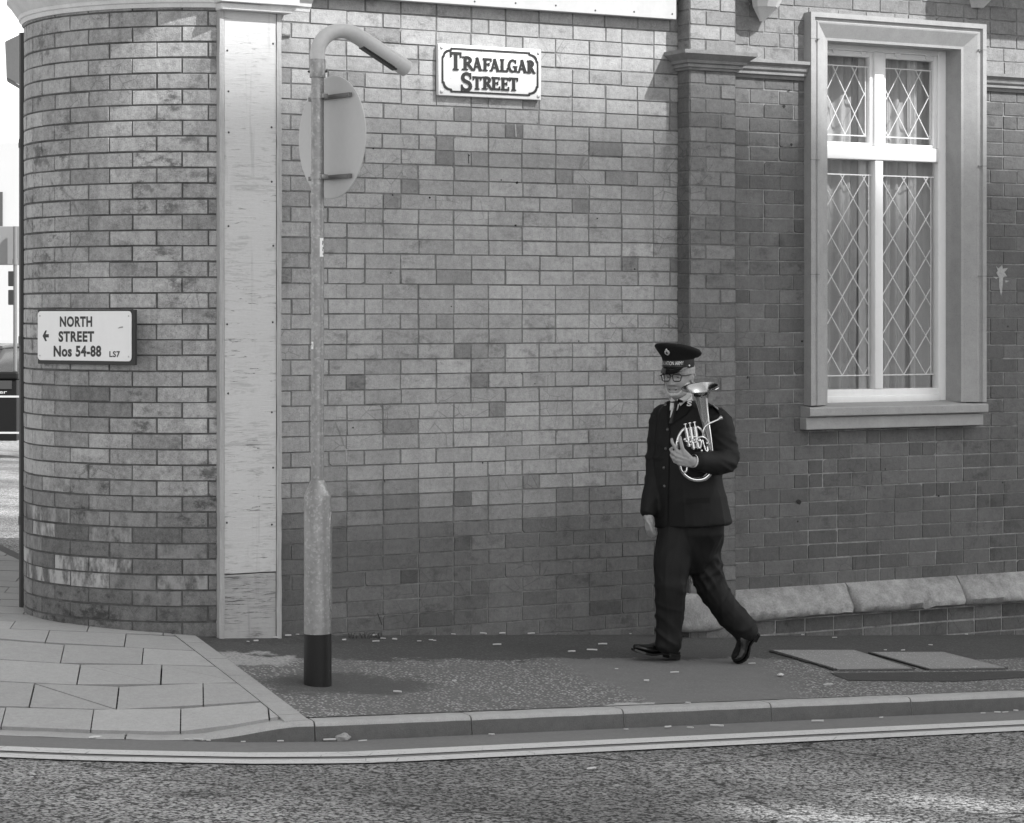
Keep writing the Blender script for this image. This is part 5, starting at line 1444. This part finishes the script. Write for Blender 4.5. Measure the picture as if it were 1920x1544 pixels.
# ---- face details
M_eye = plain('eye', .30, .2); M_dark = plain('pupil', .02, .2); M_hair = plain('grey hair', .34, .8, ((120, .35, (1, 1, .4)),), .6, bscale=200); M_beard = plain('white beard', .50, .85, ((90, .3, None), (300, .3, None)), .8, bscale=260)
for s in (1, -1):
    c_ = HC + HA*s*.031 + HN*.0635 + HU*-.001
    mb = MB(); mb.ball(c_, .0125, .0125, .0075, n=8); e_ = mb.build('eye', M_eye, BODY, smooth=True)
    mb = MB(); mb.ball(c_ + HN*.0078, .0056, .0056, .0042, n=6); mb.build('iris', M_dark, e_, smooth=True)
    mb = MB(); mb.tube([head_pt(s*a, .019 + .006*sin(i/5*pi), .003) for i, a in enumerate([.16 + .085*k for k in range(6)])], [.003,.0042,.0045,.0045,.004,.002], 8); mb.build('eyebrow', M_hair, BODY, smooth=True)
def shell(name, mat, test, off, z0, z1, a0, a1, amp=.003, n=70, m=50, par=None):
    """hair or beard: a skin over part of the head whose thickness falls to nothing at its edge"""
    mb = MB(); rows = []
    for j in range(m+1):
        z = lerp(z0, z1, j/m); r_ = []
        for i in range(n+1):
            th = lerp(a0, a1, i/n); k = test(th, z); p = head_pt(th, z, -.004 + (off+.004)*k + (amp*noise.noise(V((th*14, z*160, 1))) if k > .3 else 0)); r_.append(p)
        rows.append(r_)
    mb.grid(rows); return mb.build(name, mat, par or BODY, smooth=True)
def beard_f(th, z):
    a = abs(th); top = lerp(-.086, -.030, sst(.30, 1.25, a))                     # below the lip in front, rising to the sideburn
    k = sst(top+.006, top-.012, z); return k*sst(1.66, 1.5, a)
shell('beard', M_beard, beard_f, .0045, -.1195, -.006, -1.7, 1.7, .004)
def tash_f(th, z):
    x = .082*sin(th); mid = -.0600 - 3.0*x*x; return sst(.0085, .003, abs(z - mid))*sst(.040, .024, abs(x))
shell('moustache', plain('grey moustache', .28, .85, ((140, .4, None),), .8, bscale=260), tash_f, .0030, -.078, -.050, -.6, .6, .003, 40, 24)
def hair_f(th, z): 
    a = abs(th); front = sst(1.20, 1.45, a)*sst(-.05, -.03, z) if z > -.02 else sst(1.75, 1.95, a)
    return front*sst(-.085, -.06, z)
shell('hair', M_hair, hair_f, .008, -.085, .07, 1.1, 2*pi-1.1, .003)
mb = MB(); mb.tube([head_pt(a, -.0750 + .010*(abs(a)/.33)**2, -.0005) for a in [(-.33 + .66*i/10) for i in range(11)]], [.0014]+[.0036]*9+[.0014], 6); mb.build('mouth', plain('mouth line', .05, .6), BODY, smooth=True)
# glasses
M_spec = plain('dark spectacle frame', .015, .3); mb = MB()
for s in (1, -1):
    c_ = HC + HA*s*.0335 + HN*.098 - HU*.002 - HN*.0; loop = []
    for (x, z) in rrect(.027, .0195, .013, 6): loop.append(c_ + HA*x*(1 - .10*(z < 0)) + HU*z - HN*abs(x*s + .03*0)*.15)
    loop.append(loop[0]); mb.tube(loop, .0030, 8, caps=False)
    mb.tube([c_ + HA*s*.026 + HU*.011 - HN*.004, c_ + HA*s*.046 + HU*.010 - HN*.02, HC + HA*s*.081 + HU*.010 + HN*.02, HC + HA*s*.081 + HU*.008 - HN*.012], .0027, 8)
mb.tube([HC + HA*-.008 + HN*.099 + HU*.005, HC + HN*.102 + HU*.008, HC + HA*.008 + HN*.099 + HU*.005], .0022, 8)
GLS = mb.build('glasses', M_spec, MAN, smooth=True)
t = NT('spectacle lens'); t.n.remove(t.b); gl = t.n.new('ShaderNodeBsdfGlossy'); gl.inputs['Roughness'].default_value = .03; tr = t.n.new('ShaderNodeBsdfTransparent'); mx = t.n.new('ShaderNodeMixShader'); mx.inputs[0].default_value = .04
t.l.new(tr.outputs[0], mx.inputs[1]); t.l.new(gl.outputs[0], mx.inputs[2]); t.l.new(mx.outputs[0], t.n['Material Output'].inputs[0]); M_lens = t.m
for s in (1, -1):
    c_ = HC + HA*s*.0335 + HN*.098 - HU*.002; mb = MB(); mb.poly([c_ + HA*x*(1-.1*(z<0)) + HU*z - HN*abs(x)*.15 for x, z in rrect(.026, .0185, .013, 6)]); mb.build('lens', M_lens, GLS)

# ---- shirt collar and tie
bm = bmesh.new(); bm.from_mesh(BMESH); BT_ = BVHTree.FromBMesh(bm); bm.free()
class Both:
    def ray_cast(s, o, d):
        h = [x for x in (JT.ray_cast(o, d), BT_.ray_cast(o, d)) if x[0] is not None]
        return min(h, key=lambda x: x[3]) if h else (None,)
BOTH = Both()
mb = MB(); rows = []
cn = lerp(HC - HU*.065 - HN*.022, nk, .55)
for h, r in ((.020, .0605), (.0, .0625), (-.030, .064)):
    r_ = []
    for i in range(41):
        a = lerp(.35, 2*pi-.35, i/40); fr = max(0, cos(a)); r_.append(cn + U_*(h - .020*fr**2) + NF*cos(a)*r + NA*sin(a)*r)
    rows.append(r_)
mb.grid(rows); COLR = mb.build('shirt_collar', M_shirt, MAN, smooth=True)
def leaf(name, quad, offs, mat, par, th=.003, n=6):
    """a flat turned-down piece of cloth, stiff between its four corners"""
    c4 = [on(q_[0], q_[1], o_, BOTH) for q_, o_ in zip(quad, offs)]; mb = MB(); rows = []
    nn_ = (c4[1]-c4[0]).cross(c4[3]-c4[0]).normalized(); nn_ = nn_ if nn_.dot(T_) > 0 else -nn_
    for j in range(n+1):
        rows.append([lerp(lerp(c4[0], c4[1], i/n), lerp(c4[3], c4[2], i/n), j/n) + nn_*.004*sin(pi*j/n) for i in range(n+1)])
    mb.grid(rows, closed_u=False); mb.grid([[p - nn_*th for p in r_] for r_ in rows], flip=True); return mb.build(name, mat, par, smooth=True)
leaf('collar_leaf', [(1269.5,750),(1291,738),(1297,742),(1275.5,761)], [.012,.010,.016,.018], M_shirt, COLR)
leaf('collar_leaf', [(1258.5,745),(1266,752),(1262,765),(1256,770)], [.010,.012,.018,.014], M_shirt, COLR)
applique('shirt_front', [(1260,756),(1274,758),(1271,768),(1256,784)], M_shirt, MAN, .0095, 8)
tb_ = on(1268, 758, .022)
mb = MB(); k0, k1, k2 = on(1267.5,754,.022, BOTH), on(1266.5,764,.020), on(1258.5,794,.012)
mb.grid([[k0 + R_*-.012, k0 + T_*.010, k0 + R_*.013, k0 - T_*.004], [k1 + R_*-.008, k1 + T_*.009, k1 + R_*.009, k1 - T_*.004], [lerp(k1,k2,.5) + R_*-.011, lerp(k1,k2,.5) + T_*.005, lerp(k1,k2,.5) + R_*.012, lerp(k1,k2,.5) - T_*.004], [k2 + R_*-.014, k2 + T_*.004, k2 + R_*.014, k2 - T_*.004]], closed_u=True, caps=True)
mb.build('tie', plain('black tie', .012, .5), MAN, fix=True)
mb = MB(); c0, c1 = wr_l, Q(1300,864.5,-.350); mb.tube([lerp(c0, c1, .35), lerp(c0, c1, 1.05)], [.037, .036], 16, caps=False); mb.build('shirt_cuff', M_shirt, MAN, smooth=True)

# ---- peaked cap
M_cap = plain('dark cap cloth', .0075, .8, ((300, .3, None),), .2, spec=.2); M_peak = plain('patent peak', .010, .10, ((20, .1, None),), spec=.7); M_capband = plain('dark cap band', .014, .6, ((200, .2, None),))
def capring(a, b, z, tilt=0.0, fo=0.0, n=64):
    return [HC + HA*a*sin(2*pi*k/n) + HN*(b*cos(2*pi*k/n) + fo) + HU*(z + tilt*(cos(2*pi*k/n) - .28*sin(2*pi*k/n))) for k in range(n)]
mb = MB(); mb.grid([capring(.0835,.105,.048,-.004), capring(.0845,.106,.050,-.004), capring(.0850,.107,.094,-.001)], closed_u=True); CAPB = mb.build('cap_band', M_capband, MAN, fix=True); autosmooth(CAPB)
mb = MB(); mb.grid([capring(.0845,.1065,.093,-.001), capring(.090,.113,.105,.010,.0), capring(.110,.130,.122,.026,.0), capring(.124,.142,.138,.033,.0), capring(.1275,.145,.146,.034), capring(.1265,.144,.153,.033), capring(.118,.135,.162,.029), capring(.08,.09,.172,.018), capring(.03,.035,.176,.006), capring(.001,.001,.177,0)], closed_u=True)
CAP = mb.build('cap_crown', M_cap, MAN, fix=True); autosmooth(CAP, 60)
mb = MB(); rows = []; n = 40
for j in range(9):
    u = j/8; r_ = []
    for i in range(n+1):
        a = lerp(-1.12, 1.12, i/n); s_ = max(0, 1 - (abs(a)/1.12)**2.2); o_ = u*.050*s_
        r_.append(HC + HA*(.0855*sin(a))*(1 + o_*.5) + HN*((.107)*cos(a) + o_) + HU*(.058 - .004 - o_*.62 - .012*u*abs(a)**2*.4))
    rows.append(r_)
mb.grid(rows); mb.grid([[p - HU*.003 for p in r] for r in rows], flip=True); o = mb.build('peak', M_peak, MAN, fix=True); autosmooth(o, 60)
mb = MB(); mb.tube([HC + HA*.0868*sin(a) + HN*(.1085*cos(a)) + HU*(.060) for a in [lerp(-1.2, 1.2, i/24) for i in range(25)]], .0032, 8); mb.build('chin_strap', M_peak, MAN, smooth=True)
mb = MB(); mb.ball(HC + HA*.0868*sin(1.25) + HN*.1085*cos(1.25) + HU*.062, .006, n=6); mb.build('strap_button', M_badge, MAN, smooth=True)
mb = MB(); vs, fs = text2d('SALVATION ARMY', .0, 1.0)
def bandpt(u, v, o_=.0015):
    a = lerp(-.78, .86, u); return HC + HA*(.0853+o_)*sin(a) + HN*(.1072+o_)*cos(a) + HU*(.068 + .021*v)
mb.v = [tuple(bandpt(u, v)) for u, v in vs]; mb.f = fs; mb.mi = [0]*len(fs); mb.build('band_lettering', M_badge, CAPB)
mb = MB(); bc = HC + HN*(.1365) + HU*.140 + HA*-.004; bn_ = (HN*.82 - HU*.55).normalized(); bu_ = (HU - bn_*HU.dot(bn_)).normalized()
sh_ = [(-.013,.008),(-.014,-.006),(-.009,-.014),(0,-.019),(.009,-.014),(.014,-.006),(.013,.008),(.006,.012),(.004,.021),(0,.024),(-.004,.021),(-.006,.012)]
f = lambda p, k, o_: tuple(bc + HA*p[0]*k + bu_*p[1]*k + bn_*o_)
mb.grid([[f(p, 1, -.006) for p in sh_], [f(p, 1, .002) for p in sh_], [f(p, .7, .0035) for p in sh_]], closed_u=True, caps=True); CB = mb.build('cap_badge', M_badge, CAP, fix=True)
mb = MB(); mb.grid([[f(p, .45, .003) for p in sh_], [f(p, .42, .0045) for p in sh_]], closed_u=True, caps=True); mb.build('badge_shield', M_signb, CB, fix=True)

# ---------------------------------------------------------------- the brass horn he carries
hb = Q(1300, 905, -.25)
HORN = empty('brass_horn', tuple(hb), 'silver-plated tenor horn held upright under the walking man\'s arm, bell upwards', 'brass horn')
def Hn(px, py, d): return Q(px, py, d)
def hpart(name, pts, rad, n=14, k=6, par=HORN, mat=None):
    p = smooth_path([Hn(*q_) for q_ in pts], k) if len(pts) > 2 else [Hn(*q_) for q_ in pts]
    if hasattr(rad, '__len__') and len(pts) > 2:
        r = []
        for i in range(len(rad)-1): r += [lerp(rad[i], rad[i+1], j/k) for j in range(k)]
        r.append(rad[-1])
    else: r = rad
    mb = MB(); mb.tube(p, r, n); o = mb.build(name, mat or M_silver, par, fix=True); autosmooth(o, 50); return o
hpart('body_tube', [(1314,741,-.255),(1318,765,-.250),(1323.5,795,-.245),(1328,820,-.240),(1331.5,845,-.235),(1334,868,-.232),(1331,886,-.235),(1322,896.5,-.24),(1310,900,-.245),(1296,898,-.25),(1284,890,-.255),(1277.5,880,-.26),(1275,866,-.27),(1270,850,-.285),(1269.5,834,-.29),(1272.5,820,-.29),(1279,808.5,-.29),(1286.5,803,-.285)],
      [.040,.0300,.0225,.0198,.0185,.0178,.0170,.0158,.0150,.0138,.0125,.0115,.0105,.0095,.0090,.0088,.0085,.0085], 18)
bax = (U_ + T_*.245 - R_*.115).normalized(); bo = Q(1313.7, 727.5, -.262)
bu1 = (R_ - bax*R_.dot(bax)).normalized(); bu2 = bax.cross(bu1)
def bring(r, t_): return [bo + bu1*r*cos(2*pi*k/56) + bu2*r*sin(2*pi*k/56) + bax*t_ for k in range(56)]
mb = MB(); mb.grid([bring(.036,-.062), bring(.040,-.046), bring(.049,-.031), bring(.064,-.018), bring(.084,-.008), bring(.1030,-.0015), bring(.1065,.0010), bring(.1062,.0036), bring(.1030,.0036), bring(.0985,.0015), bring(.082,-.0058), bring(.062,-.016), bring(.046,-.030), bring(.037,-.046), bring(.030,-.075), bring(.024,-.11)], closed_u=True)
o = mb.build('bell', M_silver, HORN, fix=True); autosmooth(o, 60)
for k, (a, b) in enumerate((((1286,803.5),(1292,836)), ((1294.3,801.5),(1300.5,841)), ((1303,800),(1308.8,840)))):
    d = -.300 + .004*k; t0, t1 = V((*a, d)), V((*b, d)); L2 = lambda u: tuple(lerp(t0, t1, u))
    mb = MB(); pa_, pb_ = Hn(*L2(0)), Hn(*L2(1)); dv = (pb_-pa_).normalized()
    mb.tube([pa_, pa_+dv*.004, pa_+dv*.0041, pb_-dv*.006, pb_-dv*.0059, pb_], [.0125,.0125,.0108,.0108,.0125,.0125], 16)
    vo = mb.build('valve', M_silver, HORN, fix=True); autosmooth(vo, 40)
    mb = MB(); mb.tube([pa_, pa_-dv*.020], .0028, 8); mb.tube([pa_-dv*.019, pa_-dv*.022, pa_-dv*.026, pa_-dv*.0275], [.006,.0098,.0095,.004], 14); o = mb.build('finger_button', M_silver, vo, fix=True); autosmooth(o, 40)
    mb = MB(); mb.ball(pb_ + dv*.004, .009, .009, .006, 7); mb.build('valve_cap', M_silver, vo, smooth=True)
for k in range(2):
    for u in (.45, .72): hpart('cross_tube', [(lerp(1289,1296.5,k)+3.5*u, 804+36*u, -.300), (lerp(1297,1305,k)+3.5*u, 802+38*u, -.298)], .006, 10)
hpart('lead_pipe', [(1347,787,-.275),(1338,791,-.28),(1329,795,-.285),(1322,801,-.288),(1319,810,-.288),(1318,822,-.285)], [.0052,.0058,.0060,.0060,.0060,.0060], 10)
mb = MB(); a_, b_ = Hn(1346,787.4,-.275), Hn(1354,783.2,-.272); mb.tube([a_, lerp(a_,b_,.35), lerp(a_,b_,.55), lerp(a_,b_,.8), lerp(a_,b_,.97), b_, lerp(a_,b_,.9)], [.0065,.0075,.0105,.0128,.0135,.0125,.0095], 18); o = mb.build('mouthpiece', M_silver, HORN, fix=True); autosmooth(o, 40)
hpart('tuning_slide', [(1309,821,-.296),(1316,819.5,-.298),(1322,822,-.296),(1326.5,828,-.29),(1329,836,-.285),(1328,845,-.28)], .0060, 10)
hpart('tuning_slide', [(1307,800.5,-.288),(1313,805,-.285),(1317.5,811,-.28),(1319.5,818,-.275)], .0062, 10)
hpart('tuning_slide', [(1311,824,-.302),(1314.5,828,-.303),(1315,836,-.303),(1312.5,841,-.302),(1309,838,-.300)], .0056, 10)
hpart('tuning_slide', [(1317,825,-.302),(1320,835,-.303),(1323,845,-.303),(1327,846,-.300),(1326,838,-.298)], .0050, 10)
hpart('tuning_slide', [(1276.5,870,-.275),(1277.5,880,-.276),(1281,885.5,-.276),(1286,884.5,-.276),(1288.5,878,-.276),(1287.5,866,-.276)], .0066, 10)
hpart('valve_slide', [(1291,830,-.304),(1284.5,827,-.308),(1282,823.5,-.308)], .0055, 10)
for (x, y, d) in ((1284.5,824.5,-.312), (1294.5,829.5,-.312), (1302,826,-.311), (1311,827,-.312), (1271,829,-.300), (1326,832,-.305), (1316,846,-.305)):
    mb = MB(); mb.tube([Hn(x-1.6,y,d), Hn(x+1.6,y-.6,d)], .0085, 12); o = mb.build('ferrule', M_silver, HORN, fix=True); autosmooth(o, 40)
mb = MB(); a_, b_ = Hn(1308,741,-.285), Hn(1325,736,-.285); mb.tube([a_, b_], .0055, 10); mb.ball(a_, .009, n=6); mb.build('lyre_holder', M_silver, HORN)

# ---------------------------------------------------------------- litter on the ground
M_butt = plain('white cigarette paper', .48, .8, ((200, .15, None),)); M_leaf = plain('pale scrap', .55, .8, ((60, .3, None),))
bt_me = []
for k in range(5):
    mb = MB(); l = .012 + .006*k*.6; b = .004*random.uniform(-1, 1)
    mb.tube([(-l, 0, .0042), (0, b, .0045), (l, 0, .0042)], [.0038, .0040, .0042], 8); me = mb.mesh('cigarette_butt'); me.materials.append(M_butt); bt_me.append(me)
def butt(px, py, lab, grp, sc=1.0):
    p = G(px, py); z = p.z + .009
    o = bpy.data.objects.new('cigarette_butt', random.choice(bt_me)); COL.objects.link(o)
    o.location = (p.x, p.y, z); o.rotation_euler = (0, 0, -TH + random.uniform(-.5, .5)); o.scale = (sc*random.uniform(.45, 1.05),)*3
    tag(o, lab, 'cigarette butt', grp)
for x, y in [(350,1391),(372,1392),(391,1393),(456,1395.5),(526,1394.5),(618,1392.5),(680,1394),(922,1382),(1174,1372),(1252,1368),(1294,1369),(1344,1366),(1533,1357),(1652,1350),(1843,1341.5),(1870,1340),(1885,1339.5),(1905,1337)]:
    butt(x, y, 'small white cigarette butt lying in the gutter at the foot of the kerb', 'butts in the gutter', 1.25)
for x, y in [(558,1193.5),(465,1207),(480,1206),(516,1200),(540,1196),(702,1195.5),(718,1201),(740,1203),(645,1204),(786,1206),(808,1204),(850,1193),(906,1192),(942,1191.5),(996,1192),(1182,1192),(705,1206.5),(815,1205),(1505,1194),(1690,1191),(1812,1193)]:
    butt(x, y, 'small white cigarette butt on the tarmac along the foot of the brick wall', 'butts along the wall', 1.15)
for x, y in [(932,1213),(1130,1212),(1110,1223),(1072,1226),(1156,1258),(1212,1281),(1265,1265),(745,1302),(852,1281),(1290,1322),(1410,1248),(1463,1270),(1553,1288),(1660,1222.5),(1693,1223),(1828,1254),(1565,1199),(1745,1213)]:
    butt(x, y, 'small white cigarette butt out on the open tarmac pavement', 'butts on the pavement', 1.1)
def scrap(name, px, py, r, lab, cat, mat, dz=.006):
    p = G(px, py); mb = MB(); rows = []
    bm = bmesh.new(); bmesh.ops.create_icosphere(bm, subdivisions=3, radius=1)
    for v in bm.verts: v.co *= (1 + .35*noise.noise(v.co*1.7 + V((px, 0, 0)))); v.co = V((p.x + v.co.x*r[0], p.y + v.co.y*r[1], p.z + dz + (v.co.z+.6)*r[2]))
    mb.addbm(bm); o = mb.build(name, mat, None); autosmooth(o, 40); tag(o, lab, cat); return o
scrap('stone', 643, 1389.5, (.038, .022, .020), 'rough grey lump of stone in the gutter below the lamp post', 'stone', M_plinth)
scrap('paper_scrap', 1464, 1269, (.020, .012, .008), 'crumpled pale paper scrap on the pavement in front of the covers', 'litter', M_leaf)
scrap('paper_scrap', 1110, 1444, (.022, .014, .006), 'flat pale scrap on the dark road, below the middle of the kerb', 'litter', M_leaf, .004)
scrap('leaf', 178, 1385.5, (.030, .014, .006), 'curled leaf fragment in the gutter in front of the flagstones', 'litter', M_leaf)

def weed(px0, px1, py, n, h, lab):
    p = G((px0+px1)/2, py); mb = MB(); rw = random.Random(px0)
    for i in range(n):
        g = G(lerp(px0, px1, rw.random()), py + rw.uniform(-2.5, 1.5)); a = rw.uniform(0, 2*pi); l = h*rw.uniform(.4, 1.1); t_ = V((cos(a), sin(a), 0)); sd = V((-sin(a), cos(a), 0))*.0028
        b0, b1, b2 = g, g + t_*l*.3 + U_*l*.7, g + t_*l*.75 + U_*l*.95
        mb.poly([b0-sd, b0+sd, b1+sd*.8, b1-sd*.8]); mb.poly([b1-sd*.8, b1+sd*.8, b2])
    o = mb.build('weed', M_weed, None); tag(o, lab, 'weed', 'weeds at the foot of the wall'); return o
M_weed = plain('dry dark grass', .055, .8, ((40, .4, None),))
weed(1432, 1486, 1182, 170, .07, 'dark tuft of dry grass under the stone plinth just behind the man')
weed(1515, 1575, 1187, 60, .04, 'sparse low weeds at the wall foot above the left inspection cover')
weed(655, 720, 1197, 60, .035, 'thin weeds along the wall foot right of the lamp post')
